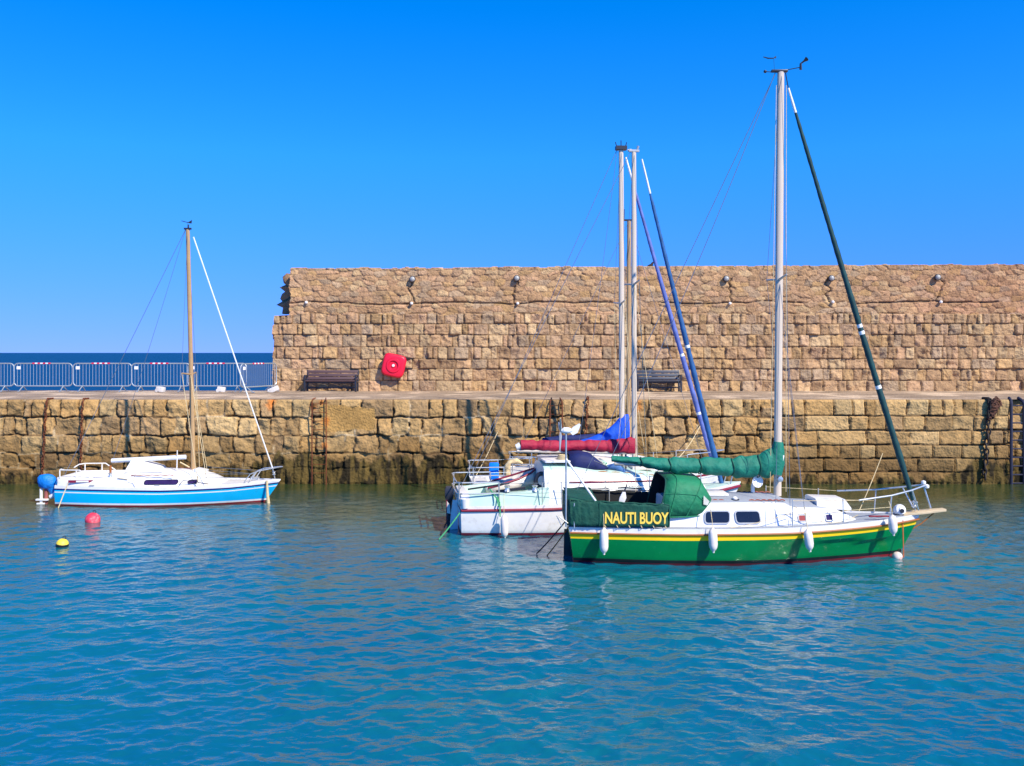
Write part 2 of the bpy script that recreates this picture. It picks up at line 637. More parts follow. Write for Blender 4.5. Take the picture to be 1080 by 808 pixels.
def build_quay():
    x0, x1 = -27.0, 29.0
    z0, z1 = -0.6, QZ
    nc, nr = 1400, 112
    x = np.linspace(x0, x1, nc)
    z = np.linspace(z0, z1, nr)
    X, Z = np.meshgrid(x, z)
    rg = np.random.RandomState(21)
    bl = [-0.7, 0.0, 0.52, 1.0, 1.58, 2.17, 2.80]
    crl = courses(x0, x1, bl, [0.6, 0.52, 0.60, 0.54, 0.54, 0.46], 0.5, rg)
    br = [-0.7, 0.02, 0.40, 0.83, 1.27, 1.74, 2.22, 2.80]
    crr = courses(x0, x1, br, [1.0, 0.9, 0.9, 0.8, 0.75, 0.7, 0.5], 0.45, rg)
    hl, tl, el = masonry(X, Z, bl, crl, 31, 0.075, 0.034, 0.055)
    hr, tr, er = masonry(X, Z, br, crr, 47, 0.03, 0.028, 0.030)
    sel = (X > 8.3 + 0.25 * np.sign(np.sin(Z * 6.3)))
    h = np.where(sel, hr, hl)
    t = np.where(sel[..., None], tr, tl)
    e = np.where(sel, er, el)
    C = tint(t, PAL_LO * np.array([0.85, 0.82, 0.78]), 0.74, 1.14)
    gap = smooth01((fbm(X * 1.6 + 11, Z * 1.9 + 5, 63, 4) - 0.50) / 0.08) * (1 - e) * (Z > 0.3)
    h = h - gap * 0.16
    # pale mortar smears in the left part, dark open joints elsewhere
    sm = fbm(X * 0.9 + 3, Z * 1.2, 61, 4)
    pale = smooth01((sm - 0.50) / 0.10) * (1 - e) * (X < 9) * (1 - gap)
    h = h * (1 - 0.0 * pale) + pale * 0.065
    C = C * e[..., None] + (1 - e)[..., None] * (np.array(S(96, 74, 48)) * (1 - pale[..., None]) + np.array(S(196, 176, 140)) * pale[..., None])
    # lower courses are damp and browner, weed at the bottom
    wet = smooth01((1.75 - Z + 0.7 * (fbm(X * 0.8, Z * 0.6, 71, 4) - 0.5)) / 1.1)
    C = C * (1 - wet[..., None] * np.array([0.50, 0.53, 0.60]))
    wl = np.interp(X, [-27, -10.5, -9, -7.5, -2.5, -0.8, 0.5, 3, 12.6, 14.2, 15.0, 29], [0.30, 0.34, 0.62, 0.95, 0.90, 0.62, 0.36, 0.26, 0.22, 0.26, 0.8, 0.95])
    streak = fbm(X * 5.0, Z * 0.8, 83, 4)
    weed = smooth01((wl + 0.75 * (streak - 0.5) - Z) / 0.14)
    gm = fbm(X * 8.5, Z * 1.5, 91, 4)[..., None]
    wc = np.array(S(28, 27, 14)) * (1 - gm) + np.array(S(108, 90, 44)) * gm
    wc = np.where(gm < 0.46, np.array(S(30, 28, 16)), wc)
    C = C * (1 - 0.93 * weed[..., None]) + wc * 0.93 * weed[..., None]
    h = h * (1 - 0.55 * weed) + weed * (fbm(X * 8, Z * 1.2, 97, 4) - 0.30) * 0.24
    # the rendered repair patch
    for (a, b, c, dd) in QUAY_PATCH:
        q = (fbm(X * 1.6, Z * 1.6, 13, 4) - 0.5) * 0.42
        k = smooth01((X - a + q) / 0.05) * smooth01((b - X + q) / 0.05) * smooth01((Z - c + q) / 0.05) * smooth01((dd - Z + q) / 0.05)
        h = h * (1 - k) + k * (0.07 + 0.012 * fbm(X * 5, Z * 5, 17, 3))
        pc = np.array(S(172, 134, 76)) * (0.7 + 0.6 * fbm(X * 1.5, Z * 2.5, 19, 4))[..., None]
        C = C * (1 - k[..., None]) + pc * k[..., None]
    # rust
    for (px, py, r) in ((285, 425, 0.2), (330, 430, 0.12), (344, 445, 0.16), (342, 470, 0.12), (672, 427, 0.2), (340, 425, 0.1)):
        p = at(px, py, QY)
        k = smooth01(1.25 - np.hypot(X - p.x, (Z - p.z) * 0.8) / r + (fbm(X * 9, Z * 9, 23, 3) - 0.5)) * 0.75
        C = C * (1 - k[..., None]) + np.array(S(206, 120, 44)) * k[..., None]
    # the ladder recess on the far right
    rx0, rx1 = at(1064, 0, QY).x, at(1092, 0, QY).x
    rec = smooth01((X - rx0) / 0.05) * smooth01((rx1 - X) / 0.05)
    h = h - rec * 0.36
    # open gaps
    rg2 = np.random.RandomState(3)
    # rounded arris at the top edge
    h = h - smooth01((Z - (QZ - 0.06)) / 0.06) * 0.05
    Vf = np.stack([X, QY + 0.06 - h, Z], -1)
    bx = np.stack([x, np.full(nc, QY + 0.9), np.full(nc, QZ)], -1)
    top2 = np.stack([x, np.full(nc, QY + 0.22), np.full(nc, QZ)], -1)
    V = np.concatenate([Vf.reshape(-1, 3), top2, bx])
    Cf = np.concatenate([C.reshape(-1, 3), np.tile(S(176, 152, 122), (nc, 1)), np.tile(S(176, 152, 122), (nc, 1))])
    o = grid_mesh('quay_wall', V, grid_faces(nr + 2, nc), STONE, Cf)
    tag(o, 'weathered golden stone quay wall rising from the harbour water, weed at its foot', 'quay wall')
build_quay()

def build_upper_wall():
    xl, x1 = at(287, 0, WY).x, 30.0
    ztop = lambda x: at(0, 283, WY).z + np.interp(x, [-9, 20], [0, 0.17])
    z0 = QZ - 0.05
    nc, nr = 1020, 176
    x = np.linspace(xl, x1, nc)
    v = np.linspace(0, 1, nr)
    zt = ztop(x)
    # broken coping: low steps along the top edge
    step = (vnoise(x * 1.5, x * 0 + 3, 5) - 0.5) * 0.04 + (vnoise(x * 4.5, x * 0, 6) - 0.5) * 0.035
    zt = zt + np.round(step / 0.03) * 0.03
    Z = z0 + v[:, None] * (zt - z0)[None, :]
    X = np.repeat(x[None, :], nr, 0)
    # broken left end: the face steps back towards the top
    zz = [2.6, 4.15, 4.16, 4.8, 4.81, 5.35, 5.36, 5.75, 5.76, 6.4, 6.41, 7.0, 7.01, 7.9]
    ex = [287, 287, 288, 288, 287, 287, 289, 289, 304.5, 305, 306, 304.5, 306, 305]
    le = np.interp(Z, zz, [at(e, 0, WY).x for e in ex]) + (fbm(Z * 5, Z * 0, 44, 3) - 0.5) * 0.12
    X = np.maximum(X, le)
    rg = np.random.RandomState(8)
    zc = at(0, 331, WY).z
    bc = [z0 - 0.02, 3.16, 3.62, 4.02, 4.50, 4.98, 5.42, zc + 0.02]
    cc = courses(xl, x1, bc, [0.44, 0.40, 0.52, 0.38, 0.37, 0.38, 0.34], 0.58, rg)
    h1, t1, e1 = masonry(X, Z, bc, cc, 131, 0.025, 0.028, 0.058)
    br = [zc - 0.1]
    while br[-1] < 8.1:
        br.append(br[-1] + 0.15 + rg.rand() * 0.15)
    cr = courses(xl, x1, br, 0.40, 0.65, rg)
    h2, t2, e2 = rubble(X, Z, 171, 0.44, 0.21, 0.030)
    sel = Z > zc + 0.05 * np.sin(X * 3)
    h = np.where(sel, h2 + 0.01, h1)
    e = np.where(sel, e2, e1)
    C = np.where(sel[..., None], tint(t2, PAL_UP * np.array([0.82, 0.81, 0.75]), 0.84, 1.12), tint(t1, PAL_UP * np.array([0.80, 0.82, 0.79]), 0.78, 1.18))
    jc = np.where(sel[..., None], np.array(S(150, 120, 92)), np.array(S(116, 90, 64)))
    C = C * e[..., None] + jc * (1 - e[..., None])
    # a long crack line and down cracks under the lamps
    cz = at(0, 319, WY).z + 0.10 * (fbm(X * 0.8, X * 0, 55, 4) - 0.5) * 2 - 0.02 * np.sin(X)
    ck = np.exp(-((Z - cz) / 0.025) ** 2) * smooth01((fbm(X * 0.4, X * 0, 56, 2) - 0.3) / 0.1)
    for px in (436, 546, 767, 878, 992):
        cx = at(px, 0, WY).x + (fbm(Z * 2.2, Z * 0 + px, 57, 3) - 0.5) * 0.7
        ck = np.maximum(ck, np.exp(-((X - cx) / 0.03) ** 2) * (Z > cz) * (Z < cz + 0.95))
    h = h - ck * 0.10
    C = C * (1 - 0.55 * ck[..., None])
    # large stains
    st = fbm(X * 0.35, Z * 0.5, 66, 4)[..., None]
    C = C * (0.86 + 0.28 * st) * np.array([1.0, 0.99, 0.97])
    pk = smooth01((X - 13) / 6)[..., None] * (Z > zc)[..., None]
    C = C * (1 - pk * np.array([0.10, 0.18, 0.16]))
    Vf = np.stack([X, WY + 0.06 - h, Z], -1)
    back = np.stack([X[-1], np.full(nc, WY + 1.3), Z[-1] - 0.02], -1)
    back0 = np.stack([X[-1], np.full(nc, WY + 1.3), np.full(nc, z0 - 3)], -1)
    V = np.concatenate([Vf.reshape(-1, 3), back, back0])
    tc_ = np.tile(S(168, 136, 104), (nc, 1))
    Cf = np.concatenate([C.reshape(-1, 3), tc_, tc_])
    faces = [grid_faces(nr + 2, nc)]
    # left end face strip down to the back
    n0 = len(V)
    LE = Vf[:, 0, :].copy()
    LB = LE.copy()
    LB[:, 1] = WY + 1.3
    V = np.concatenate([V, LE, LB])
    Cf = np.concatenate([Cf, C[:, 0, :], C[:, 0, :]])
    i = np.arange(nr - 1)
    faces.append(np.stack([n0 + i, n0 + i + 1, n0 + nr + i + 1, n0 + nr + i], -1))
    # the recessed broken core that shows past the left end (stepped stones standing further back)
    prof = [(308, 289), (302, 288), (297.5, 292), (298.5, 298), (301.5, 300), (294.5, 303), (300, 307.5), (297, 310), (295, 315), (298.5, 320), (291, 321.5), (298, 324.5), (297, 331), (308, 331)]
    pp = [at(a, b, WY + 0.75) for a, b in prof]
    cen = at(312, 310, WY + 0.75)
    m = len(pp)
    rows = []
    for (dy, kx) in ((0.0, 0.0), (0.0, 0.5), (0.0, 0.92), (0.05, 1.0), (0.5, 1.0)):
        for p in pp:
            q = cen.lerp(p, kx)
            rows.append((q.x, WY + 0.75 + dy + (0.05 * rg.rand() if kx else 0), q.z))
    n1 = len(V)
    V = np.concatenate([V, np.array(rows)])
    Cf = np.concatenate([Cf, np.tile(S(150, 120, 92), (len(rows), 1))])
    faces.append(grid_faces(5, m) + n1)
    o = grid_mesh('harbour_wall', V, np.concatenate(faces), STONE, Cf)
    tag(o, 'tall rough sandstone sea wall standing on the quay with a broken left end', 'stone wall')
build_upper_wall()

# quay top
def build_deck():
    nc, nr = 300, 40
    x = np.linspace(-27, 29, nc)
    y = np.linspace(QY + 0.2, WY + 0.5, nr)
    X, Y = np.meshgrid(x, y)
    Zd = QZ + 0.004 + (fbm(X * 0.7, Y * 0.7, 301, 4) - 0.5) * 0.06 * smooth01((Y - QY - 0.3) / 0.6)
    f = fbm(X * 1.1, Y * 0.9, 311, 5)[..., None]
    g = fbm(X * 0.5 + 20, Y * 2.5, 317, 4)[..., None]
    C = np.array(S(168, 146, 122)) * (0.72 + 0.6 * f) * (1 - 0.3 * smooth01((g - 0.52) / 0.1)) + np.array(S(200, 180, 150)) * 0.35 * smooth01((f - 0.55) / 0.08)
    V = np.stack([X, Y, Zd], -1).reshape(-1, 3)
    Cf = C.reshape(-1, 3)
    # drop on the sea side
    ex = np.stack([x, np.full(nc, WY + 0.5), np.full(nc, -2.6)], -1)
    V = np.concatenate([V, ex])
    Cf = np.concatenate([Cf, np.tile(S(120, 100, 80), (nc, 1))])
    o = grid_mesh('quay_pavement', V, grid_faces(nr + 1, nc), STONE, Cf)
    o['kind'] = 'structure'
build_deck()

# ------------------------------------------------------------------ object materials
M_WHITE = mat('white_gelcoat', (0.80, 0.79, 0.76), 0.28, var=0.05, dirt=(0.60, 0.57, 0.50), dscale=2.5, dthr=0.56)
M_MINT = mat('pale_mint_gelcoat', (0.50, 0.68, 0.57), 0.32, var=0.06, dirt=(0.50, 0.60, 0.54), dscale=3, dthr=0.6)
M_CREAM = mat('cream_gelcoat', (0.76, 0.68, 0.58), 0.4, var=0.08)
M_GREEN = mat('green_hull_paint', S(0, 118, 58), 0.24, var=0.10, vscale=3, dirt=S(40, 138, 90), dscale=7, dthr=0.60, coat=0.3)
M_YEL = mat('yellow_stripe', S(250, 206, 10), 0.35, var=0.05)
M_WOOD = mat('oiled_wood', S(158, 92, 34), 0.5, var=0.2, vscale=14, stretch=(0.3, 3, 3))
M_BLACK = mat('black_boot_paint', (0.012, 0.013, 0.012), 0.4, var=0.2)
M_RED = mat('red_antifouling', S(138, 26, 38), 0.6, var=0.2)
M_MAROON = mat('maroon_rubber', S(132, 22, 50), 0.5, var=0.1)
M_GREY = mat('grey_non_slip_deck', S(150, 156, 164), 0.85, var=0.08, vscale=30, bump=0.003, bscale=140)
M_CANV = mat('dark_green_canvas', S(6, 74, 58), 0.8, var=0.18, vscale=5, bump=0.03, bscale=9)
M_CANV2 = mat('bottle_green_sprayhood_canvas', S(20, 120, 80), 0.7, var=0.14, vscale=5, bump=0.03, bscale=7)
M_COVER = mat('sea_green_sail_cover', S(0, 114, 92), 0.7, var=0.18, vscale=6, bump=0.02, bscale=12)
M_INSHADE = mat('painted_inside_shade', (0.010, 0.011, 0.011), 0.9)  # flat black painted as the shade inside the sprayhood and cockpit cloth
M_CLEAR = mat('yellowed_clear_plastic', (0.50, 0.50, 0.42), 0.15, var=0.2)
M_LET = mat('golden_lettering', S(250, 212, 84), 0.5, var=0.1)
M_ALU = mat('mast_aluminium', (0.60, 0.51, 0.40), 0.42, metal=0.0, var=0.05, vscale=4, stretch=(1, 1, 0.3))
M_GOLD = mat('gold_anodised_mast', S(178, 144, 98), 0.4, metal=0.0, var=0.12, vscale=4)
M_STEEL = mat('stainless_tube', (0.70, 0.69, 0.64), 0.25, metal=0.7, var=0.1)
M_WIRE = mat('rigging_wire', (0.16, 0.20, 0.24), 0.4, metal=0.4)
M_ROPE = mat('pale_rope', S(206, 186, 142), 0.85, var=0.2, vscale=20)
M_ROPEG = mat('green_rope', S(60, 150, 100), 0.85, var=0.2, vscale=20)
M_ROPEO = mat('orange_rope', S(190, 96, 50), 0.85, var=0.2)
M_ROPED = mat('dark_rope', (0.02, 0.02, 0.022), 0.85)
M_GLASS = mat('dark_window', (0.012, 0.012, 0.02), 0.06, var=0.2)
M_PURP = mat('tinted_purple_window', S(50, 36, 80), 0.12, var=0.2)
M_FRAME = mat('window_frame_grey', (0.42, 0.43, 0.42), 0.4, metal=0.3)
M_FENDER = mat('white_fender_vinyl', (0.80, 0.73, 0.66), 0.45, var=0.08, dirt=(0.55, 0.48, 0.42), dscale=6)
M_DARKPL = mat('dark_plastic', (0.02, 0.022, 0.03), 0.4)
M_BLUEH = mat('sky_blue_hull_paint', S(0, 178, 232), 0.24, var=0.06, vscale=3, coat=0.3)
M_NAVY = mat('navy_stripe', S(16, 26, 104), 0.4)
M_NAVYC = mat('navy_canvas', S(16, 30, 86), 0.75, var=0.2, bump=0.015, bscale=8)
M_BLUEC = mat('bright_blue_sail_cover', S(0, 78, 200), 0.7, var=0.16, vscale=5, bump=0.03, bscale=7)
M_BLUEM = mat('blue_motor_cover', S(8, 120, 206), 0.55, var=0.12, bump=0.03, bscale=12)
M_REDC = mat('crimson_boom_cover', S(158, 14, 52), 0.7, var=0.14, vscale=5, bump=0.02, bscale=10)
M_BLUES = mat('blue_sail_strip', S(34, 88, 140), 0.7, var=0.3, vscale=4)
M_LAV = mat('lavender_sail_strip', S(92, 108, 172), 0.7, var=0.3, vscale=4)
M_TEALS = mat('dark_teal_sail_strip', S(6, 62, 62), 0.7, var=0.3, vscale=5)
M_SAILW = mat('white_sailcloth', (0.80, 0.80, 0.76), 0.7, var=0.08)
M_RUST = mat('rusty_iron', S(96, 48, 24), 0.9, var=0.35, vscale=9, bump=0.01, dirt=S(150, 84, 36), dscale=5, dthr=0.52)
M_DIRON = mat('dark_iron', S(36, 30, 30), 0.8, var=0.3, vscale=9)
M_RECSHADE = mat('recess_shade_iron', S(24, 30, 54), 0.7, var=0.3)  # dark blue puts the recess edge's shadow into the iron's colour
M_GALV = mat('galvanised_tube', (0.44, 0.50, 0.52), 0.4, metal=0.55, var=0.1)
M_BENCHW = mat('brown_bench_timber', S(84, 62, 62), 0.6, var=0.2, vscale=8, stretch=(0.4, 4, 4))
M_BENCHG = mat('charcoal_bench_timber', S(56, 62, 74), 0.5, var=0.2, vscale=8, stretch=(0.4, 4, 4))
M_LIFE = mat('red_plastic', S(222, 22, 56), 0.4, var=0.06)
M_PINK = mat('faded_red_buoy', S(226, 60, 84), 0.5, var=0.12, dirt=S(240, 140, 140), dscale=6, dthr=0.5)
M_YBUOY = mat('yellow_buoy', S(236, 210, 70), 0.5, var=0.1, dirt=S(150, 130, 60), dscale=9, dthr=0.56)
M_LAMPG = mat('lamp_opal_glass', (0.36, 0.36, 0.33), 0.3)
M_BLOCK = mat('whitewashed_concrete', (0.62, 0.60, 0.56), 0.85, var=0.12, bump=0.01)
M_TAPE_R = mat('red_tape', S(214, 40, 70), 0.5)
M_TAPE_W = mat('white_tape', (0.8, 0.8, 0.8), 0.5)
M_BFEND = mat('bright_blue_board', S(0, 128, 236), 0.4, var=0.05)
M_BROWNT = mat('brown_handrail', S(150, 84, 66), 0.6, var=0.2)

# ------------------------------------------------------------------ boat kit
class Boat:
    def __init__(s, name, X0, Y0, yaw=0.0):
        s.X0, s.Y0, s.a = X0, Y0, yaw
        s.root = empty(name, (X0, Y0, 0), yaw)
    def at(s, px, py, yl):
        """boat-space point in the plane y = yl that the photo shows at pixel (px, py)"""
        k = (px - 540) / F
        c, sn = math.cos(s.a), math.sin(s.a)
        xl = (k * (s.Y0 + yl * c) - s.X0 + yl * sn) / (c - k * sn)
        Y = s.Y0 + xl * sn + yl * c
        return Vector((xl, yl, CAMZ - (py - 372) * Y / F))
    def world(s, p):
        c, sn = math.cos(s.a), math.sin(s.a)
        return Vector((s.X0 + p[0] * c - p[1] * sn, s.Y0 + p[0] * sn + p[1] * c, p[2]))
    def hull(s, L, B, bs, sheer, stem, rake, bands, mats, nt_=40, tmax=0.45, kmid=0.2, kbow=0.6, kst=0.35, deckm=None, well=None, floor=0.3, bowpow=2.1, knuckle=0.0):
        """bands: list of (reference, offset, material above it); reference 'w' from water or 's' from the sheer"""
        s.L = L
        def beam(t):
            if t < tmax:
                q = t / tmax
                return B / 2 * (bs + (1 - bs) * (1 - (1 - q) ** 2))
            q = (t - tmax) / (1 - tmax)
            return B / 2 * max(0.0, 1 - q ** bowpow) ** 0.92
        s.beam = lambda x: beam(min(max(x / L, 0), 1))
        s.sheer = lambda x: interp(x / L, [p[0] for p in sheer], [p[1] for p in sheer])
        zb = -0.4
        rows = []
        mis = []
        for i in range(len(bands)):
            ref, off, mi = bands[i]
            nsub = 1
            if i + 1 < len(bands) and ref == 'w' and bands[i + 1][0] == 's':
                nsub = 6
            for q in range(nsub):
                rows.append((i, q / nsub))
                mis.append(mi)
        secs = []
        for ti in range(nt_ + 1):
            t = ti / nt_
            t = 1 - (1 - t) ** 1.25
            sh = interp(t, [p[0] for p in sheer], [p[1] for p in sheer])
            side = []
            for (i, q) in rows:
                def zz(k):
                    ref, off, mi = bands[k]
                    return off if ref == 'w' else sh + off
                z = zz(i)
                if q:
                    z = lerp(z, zz(i + 1), q)
                vf = min(1, max(0, (z - zb) / (sh - zb)))
                xs_ = rake * (1 - vf)
                xe = L - stem * (1 - vf) ** 1.15
                x = lerp(xs_, xe, t)
                k = interp(t, [0, 0.25, tmax, 0.8, 1], [kst, kmid, kmid, lerp(kmid, kbow, 0.7), kbow])
                sect = 1 - k * (1 - vf) ** 1.7 - 0.28 * max(0, 0.42 - vf) / 0.42
                hb = beam(t) * sect
                if knuckle and z < 0.43:
                    q_ = min(1, max(0, (t - 0.55) / 0.2)) * min(1, (1 - t) / 0.08)
                    hb -= knuckle * q_ * min(1, max(0.0, (z + 0.3) / 0.5))
                hb = max(0.015, hb)
                side.append((x, -hb, z))
            secs.append(side)
        n = len(rows)
        mb = MB()
        for sg in (1, -1):
            base = len(mb.v)
            for sd in secs:
                mb.v += [(x, y * sg, z) for x, y, z in sd]
            for i in range(len(secs) - 1):
                for j in range(n - 1):
                    mb.f.append((base + i * n + j, base + i * n + j + 1, base + (i + 1) * n + j + 1, base + (i + 1) * n + j))
                    mb.m.append(mis[j])
        # transom
        for j in range(n - 1):
            a, b = secs[0][j], secs[0][j + 1]
            mb.add([a, b, (b[0], -b[1], b[2]), (a[0], -a[1], a[2])], [(0, 1, 2, 3)], mis[j])
            a, b = secs[-1][j], secs[-1][j + 1]
            mb.add([a, b, (b[0], -b[1], b[2]), (a[0], -a[1], a[2])], [(0, 1, 2, 3)], mis[j])
        hull = mb.build('hull', mats, s.root, smooth=30, weld=True)
        # deck
        fr = [-1, -0.64, -0.32, 0, 0.32, 0.64, 1]
        mb = MB()
        nf = len(fr)
        top = [sd[-1] for sd in secs]
        for (x, y, z) in top:
            mb.v += [(x, -y * f * 0.985, z - 0.035 + 0.04 * (1 - f * f)) for f in fr]
        for i in range(len(top) - 1):
            xm = (top[i][0] + top[i + 1][0]) / 2
            for j in range(nf - 1):
                inn = well and well[0] < xm < well[1] and 1 <= j <= nf - 3
                if inn:
                    continue
                mb.f.append((i * nf + j, i * nf + j + 1, (i + 1) * nf + j + 1, (i + 1) * nf + j))
                mb.m.append(0)
        if well:
            idx = [i for i in range(len(top) - 1) if well[0] < (top[i][0] + top[i + 1][0]) / 2 < well[1]]
            ia, ib = idx[0], idx[-1] + 1
            loop = [i * nf + 1 for i in range(ia, ib + 1)] + [i * nf + nf - 2 for i in range(ib, ia - 1, -1)]
            for q in (2, 3, 4):
                pass
            k0 = len(mb.v)
            for l in loop:
                x, y, z = mb.v[l]
                mb.v.append((x, y * 0.97, floor))
            for i in range(len(loop)):
                i2 = (i + 1) % len(loop)
                mb.f.append((loop[i], loop[i2], k0 + i2, k0 + i))
                mb.m.append(0)
            mb.f.append(tuple(k0 + i for i in range(len(loop))))
            mb.m.append(0)
        mb.build('deck', deckm or M_WHITE, s.root, smooth=30)
        s.secs = secs
        return hull
    def gunwale_path(s, x0, x1, side, dz=0, dy=0, n=24):
        pts = []
        for i in range(n + 1):
            x = lerp(x0, x1, i / n)
            pts.append((x, side * (s.beam(x) + dy), s.sheer(x) + dz))
        return pts
    def cabin(s, name, st, mats, mi_side=0, mi_roof=1, rr=0.1):
        """st: (x, z_base, z_side, z_crown, half_base, half_top)"""
        secs = []
        for (x, zb, zs, zc, hb, ht) in st:
            half = [(hb, zb), (lerp(hb, ht, 0.5), lerp(zb, zs, 0.5)), (ht, zs), (ht - rr * 0.4, zs + (zc - zs) * 0.35), (ht - rr * 1.6, lerp(zs, zc, 0.62)), (ht * 0.45, lerp(zs, zc, 0.88)), (0, zc)]
            sec = [(x, -a, b) for a, b in half] + [(x, a, b) for a, b in reversed(half[:-1])]
            secs.append(sec)
        n = len(secs[0])
        mis = [mi_side, mi_side, mi_side] + [mi_roof] * 6 + [mi_side] * 4
        mb = MB()
        mb.loft(secs, mi_side, close=True, caps=True, mis=mis[:n])
        s.cab = st
        return mb.build(name, mats, s.root, smooth=40)
    def side_y(s, st, x, z):
        xs = [q[0] for q in st]
        zb, zs, hb, ht = (interp(x, xs, [q[k] for q in st]) for k in (1, 2, 4, 5))
        return -lerp(hb, ht, min(1, max(0, (z - zb) / max(zs - zb, 0.01))))
    def window(s, st, x0, x1, z0, z1, rad, parent, glass=M_GLASS, frame=M_FRAME, slant=0.0, fw=0.025):
        def rr(x0, x1, z0, z1, rad):
            pts = []
            for (cx, cz, a0) in ((x1 - rad, z1 - rad, 0), (x0 + rad, z1 - rad, 90), (x0 + rad, z0 + rad, 180), (x1 - rad, z0 + rad, 270)):
                for q in range(5):
                    a = R(a0 + q * 22.5)
                    pts.append((cx + rad * math.cos(a), cz + rad * math.sin(a)))
            return pts
        def ring(pts, dy):
            return [Vector((x + slant * (z - z0), s.side_y(st, x, z) + dy, z)) for x, z in pts]
        o = rr(x0 - fw, x1 + fw, z0 - fw, z1 + fw, rad + fw)
        i_ = rr(x0, x1, z0, z1, rad)
        mb = MB()
        mb.loft([ring(o, 0.02), ring(o, -0.024), ring(i_, -0.024), ring(i_, 0.0)], 0, close=True, caps=False)
        f = mb.build('window', frame, parent, smooth=30)
        mb = MB()
        mb.loft([ring(i_, 0.02), ring(i_, -0.015)], 0, close=True, caps=True)
        mb.build('pane', glass, f, smooth=20)
        return f
    def mast(s, x, zb, top, r, m, spreaders=(), lean=0.0):
        t = Vector(top)
        b = Vector((x, 0, zb))
        mb = MB()
        n = 14
        secs = []
        for i in range(13):
            q = i / 12
            c = b.lerp(t, q)
            k = 1 - 0.12 * max(0, q - 0.75) / 0.25
            secs.append([c + Vector((1.25 * r * k * math.cos(2 * math.pi * j / n), r * 0.9 * k * math.sin(2 * math.pi * j / n), 0)) for j in range(n)])
        mb.loft(secs)
        mo = mb.build('mast', m, s.root, smooth=40)
        for zsp, ln in spreaders:
            q = (zsp - zb) / (t.z - zb)
            c = b.lerp(t, q)
            for sg in (-1, 1):
                mb = MB()
                mb.tube([c, c + Vector((-0.06, sg * ln, 0.05))], [0.028, 0.018], 8)
                mb.build('spreader', m, mo)
        return mo
    def wire(s, a, b, r=0.006, m=None, name='shroud', drop=0, parent=None):
        mb = MB()
        mb.tube(sag(a, b, drop, 10 if drop else 1), r, 5)
        return mb.build(name, m or M_WIRE, parent or s.root)
    def furled(s, a, b, rads, mats, white_top=0.08, flecks=()):
        n = 120
        a, b = Vector(a), Vector(b)
        pts, rr, mis = [], [], []
        for i in range(n + 1):
            q = i / n
            p = a.lerp(b, q) + Vector((0, 0, -0.10 * 4 * q * (1 - q) * 0.6))
            pts.append(p)
            r = interp(q, [0, white_top, white_top + 0.03, 0.5, 0.9, 1], rads)
            rr.append(r * (1 + 0.05 * math.sin(i * 1.9) + 0.05 * math.sin(i * 0.43)))
            mis.append(1 if (q < white_top or any(abs(q - f) < 0.005 for f in flecks)) else 0)
        mb = MB()
        mb.tube(pts, rr, 9, mis=mis)
        return mb.build('furled_headsail', mats, s.root, smooth=60)
    def rail(s, name, pts_list, r=0.013, m=None):
        mb = MB()
        for p in pts_list:
            mb.tube(p, r, 8)
        return mb.build(name, m or M_STEEL, s.root)
    def masthead(s, mo, top, kind=0):
        t = Vector(top)
        mb = MB()
        mb.box(t + Vector((0.0, 0, 0.02)), (0.22, 0.10, 0.05))
        mb.build('masthead_cap', M_DARKPL, mo, bevel=0.008)

def lumpy_cover(mb, st, n=16, seed=1, amp=0.10, ties=()):
    """st: (x, z centre, half height, half width)"""
    rg = random.Random(seed)
    xs_ = [q[0] for q in st]
    N_ = 90
    secs = []
    for i in range(N_ + 1):
        x = lerp(xs_[0], xs_[-1], i / N_)
        zc, hz, hy = (interp(x, xs_, [q[k] for q in st]) for k in (1, 2, 3))
        sec = []
        for j in range(n):
            a = 2 * math.pi * j / n
            wob = 1 + amp * (math.sin(x * 9 + a * 2 + seed) * 0.5 + math.sin(x * 17 - a * 3) * 0.35 + math.sin(x * 31 + a) * 0.25)
            if a > math.pi:
                wob *= 1 + 0.10 * math.sin(x * 5 + seed)
            for tx in ties:
                wob *= 1 - 0.16 * math.exp(-((x - tx) / 0.05) ** 2) + 0.07 * math.exp(-((x - tx - 0.14) / 0.08) ** 2)
            wob *= 1 + 0.05 * math.sin(x * 23 + a * 5 + seed) * max(0, math.sin(x * 3.1 + seed))
            ca, sa = math.cos(a), math.sin(a)
            # pear section: narrow on top
            yy = hy * ca * (1 - 0.35 * max(0, sa)) * wob
            sec.append((x, yy, zc + hz * sa * wob))
        secs.append(sec)
    mb.loft(secs)
    return mb

# ================================================================== GREEN BOAT
g = Boat('sailing_boat', 1.15, 20.0)
GL = 7.45
g.hull(GL, 2.24, 0.80, [(0, 0.76), (0.3, 0.75), (0.6, 0.775), (0.85, 0.83), (1, 0.885)], 0.72, 0.16,
       [('w', -0.4, 0), ('w', -0.12, 0), ('w', 0.045, 1), ('w', 0.115, 2), ('s', -0.235, 3), ('s', -0.135, 4), ('s', -0.10, 4), ('s', 0.0, 4)],
       [M_RED, M_BLACK, M_GREEN, M_YEL, M_WHITE], well=(0.45, 1.95), floor=0.3, kmid=0.14, kbow=0.55, kst=0.42, deckm=M_GREY, knuckle=0.075)
tag(g.root, 'green hulled sailing boat with yellow stripe, green canvas and the name on its cockpit cloth', 'sailing boat', 'sailing boats moored in the harbour')
for sg in (-1, 1):
    mb = MB()
    pts = g.gunwale_path(0.02, GL - 0.03, sg, -0.118, 0.012, 40)
    mb.tube(pts, 0.020, 8)
    mb.build('rub_rail', M_WOOD, g.root)
